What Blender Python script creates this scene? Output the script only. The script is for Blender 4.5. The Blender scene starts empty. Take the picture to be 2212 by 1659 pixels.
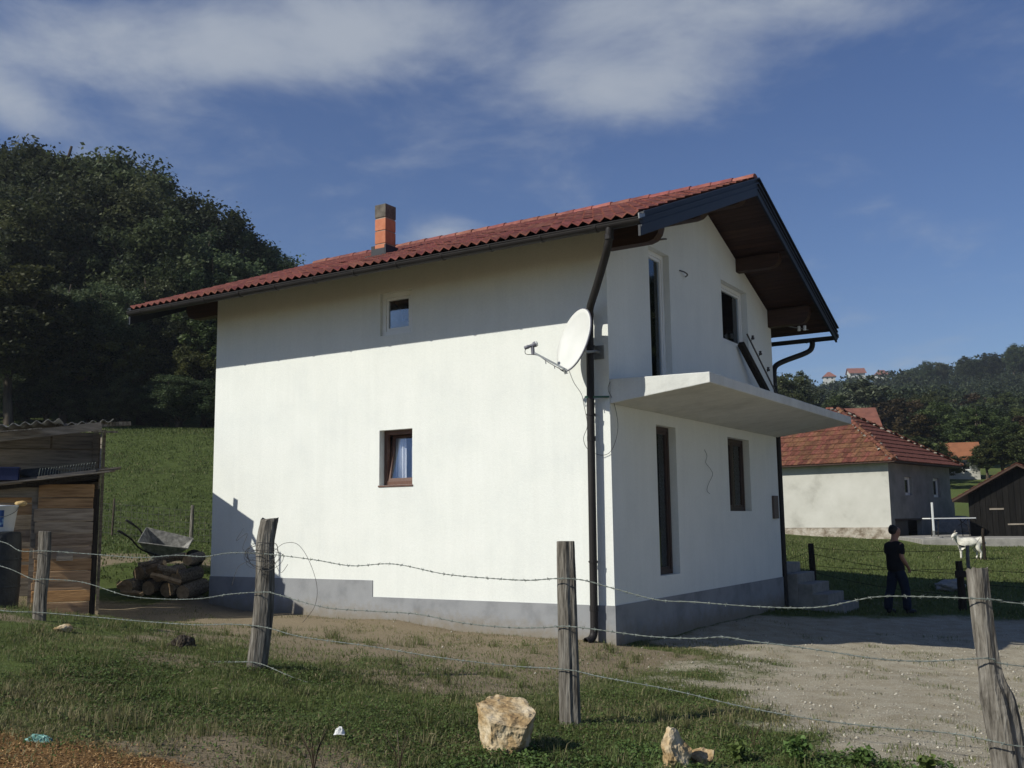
import bpy, bmesh, math, random
import numpy as np
from mathutils import Matrix, Vector
random.seed(7); RNG = np.random.default_rng(7)
SC = bpy.context.scene
COL = SC.collection

# ------------------------------------------------------------------ camera, sky, sun, exposure
def setup_view():
    cam = bpy.data.cameras.new('Camera'); co = bpy.data.objects.new('Camera', cam); COL.objects.link(co)
    cam.sensor_width = 36.0; cam.lens = 2173.7 / 2212 * 36.0
    cam.clip_start = 0.05; cam.clip_end = 6000
    p, r = 0.1351, -0.0125
    fw = Vector((0, math.cos(p), math.sin(p))); up = Vector((0, -math.sin(p), math.cos(p))); rt = Vector((1, 0, 0))
    rt2 = rt * math.cos(r) + up * math.sin(r); up2 = up * math.cos(r) - rt * math.sin(r)
    M = Matrix((rt2, up2, -fw)).transposed().to_4x4(); M.translation = (0, 0, 1.74)
    co.matrix_world = M
    SC.camera = co
setup_view()
SUN_TO = Vector((-1.02, -0.545, 0.838)).normalized()      # direction towards the sun
SUN_EL = math.asin(SUN_TO.z); SUN_AZ = math.atan2(SUN_TO.x, SUN_TO.y)
def setup_world():
    w = bpy.data.worlds.new('World'); SC.world = w; w.use_nodes = True
    nt = w.node_tree; nt.nodes.clear(); N = nt.nodes.new; L = nt.links.new
    out = N('ShaderNodeOutputWorld')
    sky = N('ShaderNodeTexSky'); sky.sky_type = 'NISHITA'; sky.sun_disc = False
    sky.sun_elevation = SUN_EL; sky.sun_rotation = SUN_AZ % (2 * math.pi)
    sky.altitude = 300; sky.air_density = 1.0; sky.dust_density = 0.1; sky.ozone_density = 4.0
    bg = N('ShaderNodeBackground'); bg.inputs['Strength'].default_value = SKY_STRENGTH
    hs = N('ShaderNodeHueSaturation'); hs.inputs['Hue'].default_value = 0.512; hs.inputs['Saturation'].default_value = 1.14; hs.inputs['Value'].default_value = 1.02
    L(sky.outputs[0], hs.inputs['Color']); L(hs.outputs[0], bg.inputs[0])
    # clouds: thin broken sheets on a plane overhead, the same noise all round the dome
    tc = N('ShaderNodeTexCoord'); sep = N('ShaderNodeSeparateXYZ'); L(tc.outputs['Generated'], sep.inputs[0])
    def mth(op, a, b=None):
        m = N('ShaderNodeMath'); m.operation = op
        for i, v in enumerate((a, b)):
            if v is None: continue
            if isinstance(v, (int, float)): m.inputs[i].default_value = v
            else: L(v, m.inputs[i])
        return m.outputs[0]
    zz = mth('ADD', mth('MAXIMUM', sep.outputs[2], 0.0), 0.12)
    px = mth('DIVIDE', sep.outputs[0], zz); py = mth('DIVIDE', sep.outputs[1], zz)
    cmb = N('ShaderNodeCombineXYZ'); L(px, cmb.inputs[0]); L(py, cmb.inputs[1]); cmb.inputs[2].default_value = 3.7
    n1 = N('ShaderNodeTexNoise'); n1.inputs['Scale'].default_value = 3.2; n1.inputs['Detail'].default_value = 8; n1.inputs['Roughness'].default_value = 0.60
    n1.inputs['Distortion'].default_value = 0.25
    L(cmb.outputs[0], n1.inputs['Vector'])
    # cloud banks: soft ellipses on that plane, broken up by the noise
    tot = None
    for cx, cy, sx, sy, a in CLOUDS:
        dx = mth('DIVIDE', mth('SUBTRACT', px, cx), sx); dy = mth('DIVIDE', mth('SUBTRACT', py, cy), sy)
        d2 = mth('ADD', mth('MULTIPLY', dx, dx), mth('MULTIPLY', dy, dy))
        g = mth('MULTIPLY', mth('POWER', 2.718, mth('MULTIPLY', d2, -1.0)), a)
        tot = g if tot is None else mth('ADD', tot, g)
    n0 = N('ShaderNodeTexNoise'); n0.inputs['Scale'].default_value = 0.55; n0.inputs['Detail'].default_value = 3
    L(cmb.outputs[0], n0.inputs['Vector'])
    tot = mth('ADD', tot, mth('MULTIPLY', mth('SUBTRACT', n0.outputs['Fac'], 0.60), 0.9))
    dens = mth('ADD', mth('MULTIPLY', n1.outputs['Fac'], 1.5), mth('MULTIPLY', tot, 0.62))
    mr = N('ShaderNodeMapRange'); mr.interpolation_type = 'SMOOTHSTEP'
    mr.inputs['From Min'].default_value = 0.68; mr.inputs['From Max'].default_value = 1.60; mr.inputs['To Max'].default_value = 0.86
    L(dens, mr.inputs['Value'])
    cb = N('ShaderNodeBackground'); cb.inputs['Color'].default_value = (0.80, 0.88, 1.0, 1); cb.inputs['Strength'].default_value = CLOUD_STRENGTH
    mx = N('ShaderNodeMixShader'); L(mr.outputs[0], mx.inputs[0]); L(bg.outputs[0], mx.inputs[1]); L(cb.outputs[0], mx.inputs[2])
    L(mx.outputs[0], out.inputs[0])
SKY_STRENGTH = 0.078; CLOUD_STRENGTH = 0.50
CLOUDS = [(-0.50, 1.58, 0.27, 0.15, 1.35), (-0.18, 1.52, 0.16, 0.10, 0.7), (0.17, 1.73, 0.22, 0.15, 1.25), (0.34, 1.48, 0.32, 0.085, 1.0), (-0.17, 2.42, 0.09, 0.12, 1.0), (-0.90, 1.68, 0.07, 0.16, 1.0)]
setup_world()
sun = bpy.data.lights.new('Sun', 'SUN'); sun.energy = 5.0; sun.angle = math.radians(0.53); sun.color = (1.0, 0.972, 0.865)
so = bpy.data.objects.new('Sun', sun); COL.objects.link(so)
so.rotation_euler = SUN_TO.to_track_quat('Z', 'Y').to_euler(); so.location = (-30, -20, 40)
SC.view_settings.view_transform = 'Standard'; SC.view_settings.look = 'None'
SC.view_settings.exposure = 0.06; SC.view_settings.gamma = 1.0; SC.view_settings.use_curve_mapping = False
SC.render.engine = 'CYCLES'
try:
    SC.cycles.max_bounces = 6; SC.cycles.diffuse_bounces = 3; SC.cycles.transparent_max_bounces = 6; SC.cycles.use_denoising = True
except Exception: pass

# ------------------------------------------------------------------ helpers
def tag(o, label=None, cat=None, group=None, kind=None):
    if label: o['label'] = label
    if cat: o['category'] = cat
    if group: o['group'] = group
    if kind: o['kind'] = kind
    return o
def thing(name, label, cat, loc=(0, 0, 0), rz=0.0, group=None):
    o = bpy.data.objects.new(name, None); COL.objects.link(o)
    o.empty_display_size = 0.1; o.location = loc; o.rotation_euler = (0, 0, rz)
    return tag(o, label, cat, group)
def copy_tree(o, parent=None):
    c = o.copy(); COL.objects.link(c); c.parent = parent
    for ch in [x for x in bpy.data.objects if x.parent == o]:
        copy_tree(ch, c)
    return c
class MB:
    """collects vertices and faces; build() links them as one mesh object"""
    def __init__(s): s.v = []; s.f = []
    def add(s, vs, fs, M=None):
        b = len(s.v)
        for p in vs:
            p = Vector(p); s.v.append(M @ p if M else p)
        s.f += [[i + b for i in f] for f in fs]; return s
    def box(s, lo, hi, M=None):
        x0, y0, z0 = lo; x1, y1, z1 = hi
        return s.add([(x0,y0,z0),(x1,y0,z0),(x1,y1,z0),(x0,y1,z0),(x0,y0,z1),(x1,y0,z1),(x1,y1,z1),(x0,y1,z1)],
                     [(0,3,2,1),(4,5,6,7),(0,1,5,4),(1,2,6,5),(2,3,7,6),(3,0,4,7)], M)
    def beam(s, a, b, w, h, up=(0, 0, 1)):
        a = Vector(a); b = Vector(b); d = (b - a).normalized(); u = Vector(up)
        sd = d.cross(u)
        if sd.length < 1e-4: sd = d.cross(Vector((1, 0, 0)))
        sd.normalize(); u = sd.cross(d)
        vs = [p + sd * i * w / 2 + u * j * h / 2 for p in (a, b) for i, j in ((-1,-1),(1,-1),(1,1),(-1,1))]
        return s.add(vs, [(0,1,2,3),(7,6,5,4),(0,4,5,1),(1,5,6,2),(2,6,7,3),(3,7,4,0)])
    def tube(s, pts, r, n=8, caps=True):
        pts = [Vector(p) for p in pts]; m = len(pts); b = len(s.v)
        rs = r if isinstance(r, (list, tuple)) else [r] * m
        prev = None
        for i, p in enumerate(pts):
            d = (pts[min(i + 1, m - 1)] - pts[max(i - 1, 0)]).normalized()
            if prev is None:
                a = d.cross(Vector((0, 0, 1)))
                if a.length < 0.05: a = d.cross(Vector((1, 0, 0)))
            else:
                a = prev - d * prev.dot(d)
            a.normalize(); prev = a; c = d.cross(a)
            for k in range(n):
                t = 2 * math.pi * k / n
                s.v.append(p + (a * math.cos(t) + c * math.sin(t)) * rs[i])
        for i in range(m - 1):
            for k in range(n):
                k2 = (k + 1) % n
                s.f.append([b+i*n+k, b+i*n+k2, b+(i+1)*n+k2, b+(i+1)*n+k])
        if caps:
            s.f.append([b + k for k in range(n)][::-1]); s.f.append([b + (m-1)*n + k for k in range(n)])
        return s
    def lathe(s, prof, n=20, M=None, caps=False):
        vs = [(r * math.cos(2*math.pi*k/n), r * math.sin(2*math.pi*k/n), z) for r, z in prof for k in range(n)]
        fs = [[i*n+k, i*n+(k+1)%n, (i+1)*n+(k+1)%n, (i+1)*n+k] for i in range(len(prof)-1) for k in range(n)]
        if caps: fs.append(list(range(n))[::-1]); fs.append([(len(prof)-1)*n+k for k in range(n)])
        return s.add(vs, fs, M)
    def prism(s, poly, d0, d1, fn):
        """poly of (a,b); fn(a,b,d) -> point"""
        n = len(poly)
        vs = [fn(a, b, d0) for a, b in poly] + [fn(a, b, d1) for a, b in poly]
        fs = [list(range(n))[::-1], [n + i for i in range(n)]] + [[i, (i+1) % n, n+(i+1) % n, n+i] for i in range(n)]
        return s.add(vs, fs)
    def mesh(s, name, mat, smooth=False, fix=True):
        me = bpy.data.meshes.new(name); me.from_pydata([tuple(v) for v in s.v], [], s.f)
        if fix:
            bm = bmesh.new(); bm.from_mesh(me); bmesh.ops.recalc_face_normals(bm, faces=bm.faces); bm.to_mesh(me); bm.free()
        if smooth: me.polygons.foreach_set('use_smooth', [True] * len(me.polygons))
        if mat: me.materials.append(mat)
        return me
    def build(s, name, mat, parent=None, smooth=False, fix=True):
        o = bpy.data.objects.new(name, s.mesh(name, mat, smooth, fix)); COL.objects.link(o)
        if parent: o.parent = parent
        return o
def inst(name, me, parent=None, loc=(0, 0, 0), rot=(0, 0, 0), scale=(1, 1, 1)):
    o = bpy.data.objects.new(name, me); COL.objects.link(o)
    if parent: o.parent = parent
    o.location = loc; o.rotation_euler = rot; o.scale = scale
    return o
def bevel(o, w=0.01, seg=2):
    m = o.modifiers.new('b', 'BEVEL'); m.width = w; m.segments = seg; m.limit_method = 'ANGLE'; m.angle_limit = math.radians(40); return o
def smooth_curve(pts, n=6):
    """Catmull-Rom through pts"""
    P = [Vector(p) for p in pts]; out = []
    for i in range(len(P) - 1):
        p0 = P[max(i-1, 0)]; p1 = P[i]; p2 = P[i+1]; p3 = P[min(i+2, len(P)-1)]
        for k in range(n):
            t = k / n
            out.append(0.5*((2*p1) + (p2-p0)*t + (2*p0-5*p1+4*p2-p3)*t*t + (3*p1-p0-3*p2+p3)*t**3))
    out.append(P[-1]); return out
def vnoise(x, y, seed=0):
    """cheap smooth 2-D value noise for numpy arrays, 0..1"""
    xi = np.floor(x).astype(np.int64); yi = np.floor(y).astype(np.int64); xf = x - xi; yf = y - yi
    def h(a, b):
        n = (a * 374761393 + b * 668265263 + seed * 1274126177) & 0x7fffffff
        n = ((n ^ (n >> 13)) * 1103515245) & 0x7fffffff
        return ((n ^ (n >> 16)) & 0xffff) / 65535.0
    u = xf*xf*(3-2*xf); v = yf*yf*(3-2*yf)
    return (h(xi,yi)*(1-u)+h(xi+1,yi)*u)*(1-v)+(h(xi,yi+1)*(1-u)+h(xi+1,yi+1)*u)*v
def fbm(x, y, seed=0, o=4):
    s = 0; a = 0.5; t = 0
    for i in range(o):
        s = s + a * vnoise(x * 2**i, y * 2**i, seed + i); t += a; a *= 0.5
    return s / t

# ------------------------------------------------------------------ materials
def pm(name, cols, rough=0.8, scale=4.0, detail=6.0, bump=0.15, bscale=60.0, bdist=0.01, stretch=(1, 1, 1), rand=0.0, spec=0.3,
       metallic=0.0, hue=0.0, pos=None, randcol=None, coat=0.0):
    """procedural material: a colour ramp over noise, fine bump, per-object variation"""
    m = bpy.data.materials.new(name); m.use_nodes = True; nt = m.node_tree; N = nt.nodes.new; L = nt.links.new
    b = nt.nodes['Principled BSDF']; b.inputs['Roughness'].default_value = rough; b.inputs['Metallic'].default_value = metallic
    b.inputs['Specular IOR Level'].default_value = spec
    tc = N('ShaderNodeTexCoord'); mp = N('ShaderNodeMapping'); mp.inputs['Scale'].default_value = stretch
    oi = N('ShaderNodeObjectInfo'); vm = N('ShaderNodeVectorMath'); vm.operation = 'MULTIPLY_ADD'
    L(oi.outputs['Random'], vm.inputs[0]); vm.inputs[1].default_value = (37.0, 91.0, 53.0); L(tc.outputs['Object'], vm.inputs[2])
    L(vm.outputs[0], mp.inputs[0])
    n = N('ShaderNodeTexNoise'); n.inputs['Scale'].default_value = scale; n.inputs['Detail'].default_value = detail; n.inputs['Roughness'].default_value = 0.62
    L(mp.outputs[0], n.inputs['Vector'])
    cr = N('ShaderNodeValToRGB'); cr.color_ramp.elements.remove(cr.color_ramp.elements[1])
    k = len(cols)
    for i, c in enumerate(cols):
        p = (pos[i] if pos else (0.33 + 0.34 * i / max(k - 1, 1)))
        e = cr.color_ramp.elements[0] if i == 0 else cr.color_ramp.elements.new(p)
        e.position = p; e.color = (*c, 1)
    L(n.outputs['Fac'], cr.inputs[0]); colout = cr.outputs[0]
    if randcol:
        rr = N('ShaderNodeValToRGB'); rr.color_ramp.interpolation = 'CONSTANT'; rr.color_ramp.elements.remove(rr.color_ramp.elements[1])
        for i, c in enumerate(randcol):
            e = rr.color_ramp.elements[0] if i == 0 else rr.color_ramp.elements.new(i / len(randcol))
            e.position = i / len(randcol); e.color = (*c, 1)
        L(oi.outputs['Random'], rr.inputs[0])
        mx = N('ShaderNodeMix'); mx.data_type = 'RGBA'; mx.blend_type = 'MULTIPLY'; mx.inputs['Factor'].default_value = 1.0
        L(colout, mx.inputs[6]); L(rr.outputs[0], mx.inputs[7]); colout = mx.outputs[2]
    if rand or hue:
        hs = N('ShaderNodeHueSaturation'); L(colout, hs.inputs['Color'])
        mr = N('ShaderNodeMapRange'); mr.inputs['To Min'].default_value = 1 - rand; mr.inputs['To Max'].default_value = 1 + rand
        L(oi.outputs['Random'], mr.inputs[0]); L(mr.outputs[0], hs.inputs['Value'])
        mh = N('ShaderNodeMapRange'); mh.inputs['To Min'].default_value = 0.5 - hue; mh.inputs['To Max'].default_value = 0.5 + hue
        fr = N('ShaderNodeMath'); fr.operation = 'FRACT'; ml = N('ShaderNodeMath'); ml.operation = 'MULTIPLY'; ml.inputs[1].default_value = 7.31
        L(oi.outputs['Random'], ml.inputs[0]); L(ml.outputs[0], fr.inputs[0]); L(fr.outputs[0], mh.inputs[0]); L(mh.outputs[0], hs.inputs['Hue'])
        colout = hs.outputs[0]
    L(colout, b.inputs['Base Color'])
    if bump:
        n2 = N('ShaderNodeTexNoise'); n2.inputs['Scale'].default_value = bscale; n2.inputs['Detail'].default_value = 5; L(mp.outputs[0], n2.inputs['Vector'])
        bp = N('ShaderNodeBump'); bp.inputs['Strength'].default_value = bump; bp.inputs['Distance'].default_value = bdist
        L(n2.outputs['Fac'], bp.inputs['Height']); L(bp.outputs[0], b.inputs['Normal'])
    return m
def leafmat(name, cols, trans=0.25, rand=0.25, hue=0.02):
    m = bpy.data.materials.new(name); m.use_nodes = True; nt = m.node_tree; N = nt.nodes.new; L = nt.links.new
    b = nt.nodes['Principled BSDF']; b.inputs['Roughness'].default_value = 0.6; b.inputs['Specular IOR Level'].default_value = 0.25
    at = N('ShaderNodeAttribute'); at.attribute_name = 'rnd'
    cr = N('ShaderNodeValToRGB'); cr.color_ramp.elements.remove(cr.color_ramp.elements[1])
    for i, c in enumerate(cols):
        e = cr.color_ramp.elements[0] if i == 0 else cr.color_ramp.elements.new(i / (len(cols) - 1)); e.position = i / (len(cols) - 1); e.color = (*c, 1)
    L(at.outputs['Fac'], cr.inputs[0])
    oi = N('ShaderNodeObjectInfo'); hs = N('ShaderNodeHueSaturation'); L(cr.outputs[0], hs.inputs['Color'])
    mr = N('ShaderNodeMapRange'); mr.inputs['To Min'].default_value = 1 - rand; mr.inputs['To Max'].default_value = 1 + rand
    L(oi.outputs['Random'], mr.inputs[0]); L(mr.outputs[0], hs.inputs['Value'])
    mh = N('ShaderNodeMapRange'); mh.inputs['To Min'].default_value = 0.5 - hue; mh.inputs['To Max'].default_value = 0.5 + hue
    ml = N('ShaderNodeMath'); ml.operation = 'MULTIPLY'; ml.inputs[1].default_value = 5.77; fr = N('ShaderNodeMath'); fr.operation = 'FRACT'
    L(oi.outputs['Random'], ml.inputs[0]); L(ml.outputs[0], fr.inputs[0]); L(fr.outputs[0], mh.inputs[0]); L(mh.outputs[0], hs.inputs['Hue'])
    L(hs.outputs[0], b.inputs['Base Color'])
    tr = N('ShaderNodeBsdfTranslucent'); L(hs.outputs[0], tr.inputs[0])
    mx = N('ShaderNodeMixShader'); mx.inputs[0].default_value = trans; L(b.outputs[0], mx.inputs[1]); L(tr.outputs[0], mx.inputs[2])
    L(mx.outputs[0], nt.nodes['Material Output'].inputs[0])
    return m
def glassmat(name, tint=(0.02, 0.03, 0.035), rough=0.04):
    m = bpy.data.materials.new(name); m.use_nodes = True; nt = m.node_tree; N = nt.nodes.new; L = nt.links.new
    b = nt.nodes['Principled BSDF']; b.inputs['Base Color'].default_value = (*tint, 1); b.inputs['Roughness'].default_value = rough
    tr = N('ShaderNodeBsdfTransparent'); fr = N('ShaderNodeFresnel'); fr.inputs[0].default_value = 1.5
    gl = N('ShaderNodeBsdfGlossy'); gl.inputs['Roughness'].default_value = rough; gl.inputs['Color'].default_value = (0.9, 0.95, 1, 1)
    mx = N('ShaderNodeMixShader'); L(fr.outputs[0], mx.inputs[0]); L(tr.outputs[0], mx.inputs[1]); L(gl.outputs[0], mx.inputs[2])
    nz = N('ShaderNodeTexNoise'); nz.inputs['Scale'].default_value = 3.0
    bp = N('ShaderNodeBump'); bp.inputs['Strength'].default_value = 0.02; L(nz.outputs[0], bp.inputs['Height']); L(bp.outputs[0], gl.inputs['Normal'])
    L(mx.outputs[0], nt.nodes['Material Output'].inputs[0])
    return m
M = {}
def wallmat(name, cols, stain, streak=0.028):
    """rendered wall: float marks, patchy second coat and faint rain streaks"""
    m = pm(name, cols, rough=0.92, scale=1.5, detail=9, bump=0.5, bscale=85, bdist=0.007, spec=0.15)
    nt = m.node_tree; N = nt.nodes.new; L = nt.links.new; b = nt.nodes['Principled BSDF']; src = b.inputs['Base Color'].links[0].from_socket
    tc = N('ShaderNodeTexCoord'); mp = N('ShaderNodeMapping'); mp.inputs['Scale'].default_value = (3.2, 3.2, 0.22); L(tc.outputs['Object'], mp.inputs[0])
    n = N('ShaderNodeTexNoise'); n.inputs['Scale'].default_value = 1.6; n.inputs['Detail'].default_value = 7; n.inputs['Roughness'].default_value = 0.7; L(mp.outputs[0], n.inputs['Vector'])
    r = N('ShaderNodeMapRange'); r.inputs['From Min'].default_value = 0.38; r.inputs['From Max'].default_value = 0.66; r.inputs['To Min'].default_value = 1.0-streak; r.inputs['To Max'].default_value = 1.0+streak*.4; L(n.outputs['Fac'], r.inputs[0])
    n2 = N('ShaderNodeTexNoise'); n2.inputs['Scale'].default_value = 26; n2.inputs['Detail'].default_value = 4; L(tc.outputs['Object'], n2.inputs['Vector'])
    r2 = N('ShaderNodeMapRange'); r2.inputs['From Min'].default_value = 0.3; r2.inputs['From Max'].default_value = 0.7; r2.inputs['To Min'].default_value = 0.965; r2.inputs['To Max'].default_value = 1.02; L(n2.outputs['Fac'], r2.inputs[0])
    mm = N('ShaderNodeMath'); mm.operation = 'MULTIPLY'; L(r.outputs[0], mm.inputs[0]); L(r2.outputs[0], mm.inputs[1])
    x = N('ShaderNodeMix'); x.data_type = 'RGBA'; x.blend_type = 'MULTIPLY'; x.inputs[0].default_value = 1.0; L(src, x.inputs[6]); L(mm.outputs[0], x.inputs[7]); L(x.outputs[2], b.inputs['Base Color'])
    return m
M['render'] = wallmat('white_render', [(0.685, 0.70, 0.67), (0.715, 0.728, 0.692), (0.735, 0.745, 0.71)], None)
M['slab'] = wallmat('painted_concrete_slab', [(0.52, 0.525, 0.50), (0.60, 0.605, 0.575), (0.64, 0.64, 0.61)], None, 0.07)
M['plinth'] = pm('grey_plinth_paint', [(0.20, 0.205, 0.215), (0.26, 0.265, 0.275), (0.285, 0.29, 0.30)], rough=0.9, scale=2.2, detail=9, bump=0.35, bscale=95, bdist=0.006, spec=0.15)
M['chimcap'] = pm('sooty_concrete', [(0.085, 0.075, 0.065), (0.16, 0.145, 0.125)], rough=0.95, scale=9, bump=0.5, bscale=60, spec=0.1)
def splash(m):
    nt = m.node_tree; N = nt.nodes.new; L = nt.links.new; b = nt.nodes['Principled BSDF']; src = b.inputs['Base Color'].links[0].from_socket
    tc = N('ShaderNodeTexCoord'); sp = N('ShaderNodeSeparateXYZ'); L(tc.outputs['Object'], sp.inputs[0])
    n = N('ShaderNodeTexNoise'); n.inputs['Scale'].default_value = 7; n.inputs['Detail'].default_value = 9; n.inputs['Roughness'].default_value = 0.75; L(tc.outputs['Object'], n.inputs['Vector'])
    ax = N('ShaderNodeMath'); ax.operation = 'MULTIPLY_ADD'; ax.inputs[1].default_value = 0.035; L(sp.outputs[0], ax.inputs[0]); L(sp.outputs[2], ax.inputs[2])
    a = N('ShaderNodeMath'); a.operation = 'MULTIPLY_ADD'; a.inputs[1].default_value = -0.55; L(n.outputs['Fac'], a.inputs[0]); L(ax.outputs[0], a.inputs[2])
    r = N('ShaderNodeMapRange'); r.inputs['From Min'].default_value = 0.0; r.inputs['From Max'].default_value = -0.28; r.inputs['To Min'].default_value = 0.0; r.inputs['To Max'].default_value = 0.75; L(a.outputs[0], r.inputs[0])
    x = N('ShaderNodeMix'); x.data_type = 'RGBA'; L(r.outputs[0], x.inputs[0]); L(src, x.inputs[6]); x.inputs[7].default_value = (0.20, 0.165, 0.115, 1); L(x.outputs[2], b.inputs['Base Color'])
splash(M['plinth'])
M['concrete'] = pm('concrete', [(0.20, 0.19, 0.175), (0.30, 0.285, 0.26)], rough=0.95, scale=5, bump=0.4, bscale=70, spec=0.15)
M['tile'] = pm('red_roof_tile', [(0.13, 0.042, 0.033), (0.22, 0.070, 0.053), (0.30, 0.112, 0.082)], rough=0.75, scale=3.5, detail=9, bump=0.3, bscale=120, rand=0.2, hue=0.012, spec=0.35)
M['oldtile'] = pm('old_clay_tile', [(0.065, 0.031, 0.022), (0.135, 0.055, 0.034), (0.19, 0.085, 0.052)], rough=0.9, scale=9, bump=0.35, bscale=120, rand=0.30, hue=0.018, spec=0.15)
M['mortar'] = pm('ridge_mortar', [(0.20, 0.18, 0.15), (0.33, 0.30, 0.26)], rough=0.95, scale=14, bump=0.5, bscale=50, spec=0.1)
M['gutter'] = pm('dark_painted_metal', [(0.014, 0.012, 0.012), (0.022, 0.019, 0.018)], rough=0.55, scale=3, bump=0.03, bscale=40, spec=0.25)
M['barge'] = pm('dark_sheet_metal', [(0.010, 0.012, 0.018), (0.015, 0.017, 0.024)], rough=0.5, scale=2, bump=0.03, bscale=20, spec=0.3)  # brown metal tinted blue; the sky's reflection is put into its colour
M['soffit'] = pm('stained_timber_boards', [(0.036, 0.019, 0.013), (0.066, 0.033, 0.021)], rough=0.6, scale=3, stretch=(0.6, 8, 8), bump=0.25, bscale=20, rand=0.25, spec=0.3)
M['beam'] = pm('dark_timber', [(0.035, 0.018, 0.012), (0.065, 0.032, 0.02)], rough=0.6, scale=3, stretch=(0.6, 8, 8), bump=0.3, bscale=20, spec=0.3)
M['brick'] = pm('orange_chimney_block', [(0.40, 0.15, 0.085), (0.48, 0.20, 0.12)], rough=0.92, scale=9, bump=0.35, bscale=90, rand=0.10, spec=0.1)
M['brownframe'] = pm('brown_window_timber', [(0.085, 0.04, 0.028), (0.135, 0.066, 0.046)], rough=0.5, scale=5, stretch=(6, 6, 1), bump=0.15, bscale=25, spec=0.4)
M['darkframe'] = pm('dark_brown_window_timber', [(0.03, 0.016, 0.012), (0.05, 0.026, 0.018)], rough=0.5, scale=5, bump=0.1, bscale=25, spec=0.4)
M['whiteframe'] = pm('white_plastic', [(0.70, 0.71, 0.69), (0.76, 0.76, 0.74)], rough=0.4, scale=3, bump=0.02, spec=0.4)
M['glass'] = glassmat('window_glass')
M['curtain'] = pm('white_curtain', [(0.55, 0.58, 0.64), (0.72, 0.74, 0.78)], rough=0.95, scale=3, stretch=(14, 14, 1), bump=0.1, spec=0.05)
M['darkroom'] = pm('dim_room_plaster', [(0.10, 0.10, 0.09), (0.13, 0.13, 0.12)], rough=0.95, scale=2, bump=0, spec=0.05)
M['dish'] = pm('white_painted_dish', [(0.60, 0.605, 0.58), (0.66, 0.66, 0.64)], rough=0.42, scale=3, bump=0.02, spec=0.4)
M['galv'] = pm('galvanised_steel', [(0.22, 0.23, 0.23), (0.34, 0.35, 0.35)], rough=0.45, metallic=0.7, scale=18, bump=0.08, spec=0.5)
M['rim'] = pm('grey_plastic', [(0.13, 0.13, 0.16), (0.17, 0.17, 0.2)], rough=0.5, scale=8, bump=0.02)
M['black'] = pm('black_rubber', [(0.010, 0.010, 0.011), (0.018, 0.018, 0.02)], rough=0.6, scale=8, bump=0.05)
M['oldwood'] = pm('weathered_grey_wood', [(0.055, 0.048, 0.04), (0.15, 0.135, 0.115), (0.26, 0.24, 0.21)], rough=0.95, scale=7, stretch=(5, 5, 0.5), detail=9, bump=0.9, bscale=14, bdist=0.02, spec=0.1, rand=0.12)
M['darkpost'] = pm('dark_damp_wood', [(0.018, 0.014, 0.011), (0.045, 0.036, 0.028)], rough=0.95, scale=8, stretch=(5, 5, 0.6), bump=0.7, bscale=14, spec=0.1)
M['plank'] = pm('rough_sawn_plank', [(0.45, 0.40, 0.36), (0.75, 0.70, 0.64), (1.0, 0.95, 0.9)], rough=0.92, scale=2.5, stretch=(0.8, 7, 9), detail=9, bump=0.6, bscale=12, bdist=0.012, spec=0.1,
                rand=0.15, randcol=[(0.56, 0.36, 0.20), (0.62, 0.38, 0.19), (0.42, 0.33, 0.25), (0.56, 0.36, 0.21), (0.46, 0.39, 0.31), (0.64, 0.38, 0.18), (0.50, 0.34, 0.21), (0.42, 0.36, 0.30)])
M['greyplank'] = pm('grey_weathered_plank', [(0.12, 0.10, 0.08), (0.22, 0.19, 0.155), (0.30, 0.26, 0.215)], rough=0.95, scale=2.5, stretch=(0.8, 7, 9), detail=9, bump=0.6, bscale=12, bdist=0.012, spec=0.1, rand=0.2)
M['asbestos'] = pm('grey_fibre_cement', [(0.20, 0.20, 0.19), (0.33, 0.325, 0.305)], rough=0.95, scale=7, bump=0.4, bscale=80, spec=0.1)
M['bark'] = pm('bark', [(0.03, 0.024, 0.018), (0.075, 0.06, 0.047), (0.12, 0.10, 0.08)], rough=0.95, scale=12, stretch=(3, 3, 0.6), bump=0.9, bscale=20, bdist=0.02, spec=0.05, rand=0.2)
M['logbark'] = pm('firewood_bark', [(0.075, 0.062, 0.047), (0.17, 0.14, 0.108), (0.28, 0.235, 0.185)], rough=0.95, scale=12, stretch=(3, 3, 3), bump=0.9, bscale=20, bdist=0.02, spec=0.05, rand=0.25)
M['cutwood'] = pm('split_wood', [(0.20, 0.14, 0.085), (0.38, 0.28, 0.175)], rough=0.95, scale=14, bump=0.5, bscale=30, spec=0.05, rand=0.25)
M['wire'] = pm('galvanised_wire', [(0.10, 0.115, 0.105), (0.19, 0.21, 0.19)], rough=0.6, metallic=0.3, scale=30, bump=0.1, spec=0.4)
M['rustwire'] = pm('dull_wire', [(0.06, 0.055, 0.05), (0.12, 0.11, 0.10)], rough=0.6, metallic=0.4, scale=30, bump=0.1, spec=0.4)
M['rock'] = pm('limestone', [(0.16, 0.10, 0.05), (0.36, 0.25, 0.13), (0.50, 0.40, 0.26), (0.58, 0.50, 0.38)], rough=0.95, scale=5.5, detail=10, bump=0.9, bscale=18, bdist=0.03, spec=0.1, pos=[0.30, 0.44, 0.56, 0.70], rand=0.1)
M['barrow'] = pm('cement_caked_steel', [(0.10, 0.10, 0.095), (0.20, 0.195, 0.185), (0.33, 0.32, 0.30)], rough=0.85, scale=9, bump=0.4, bscale=50, spec=0.2)
M['bucket'] = pm('white_plastic_bucket', [(0.55, 0.56, 0.57), (0.63, 0.64, 0.64)], rough=0.45, scale=4, bump=0.05)
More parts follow.
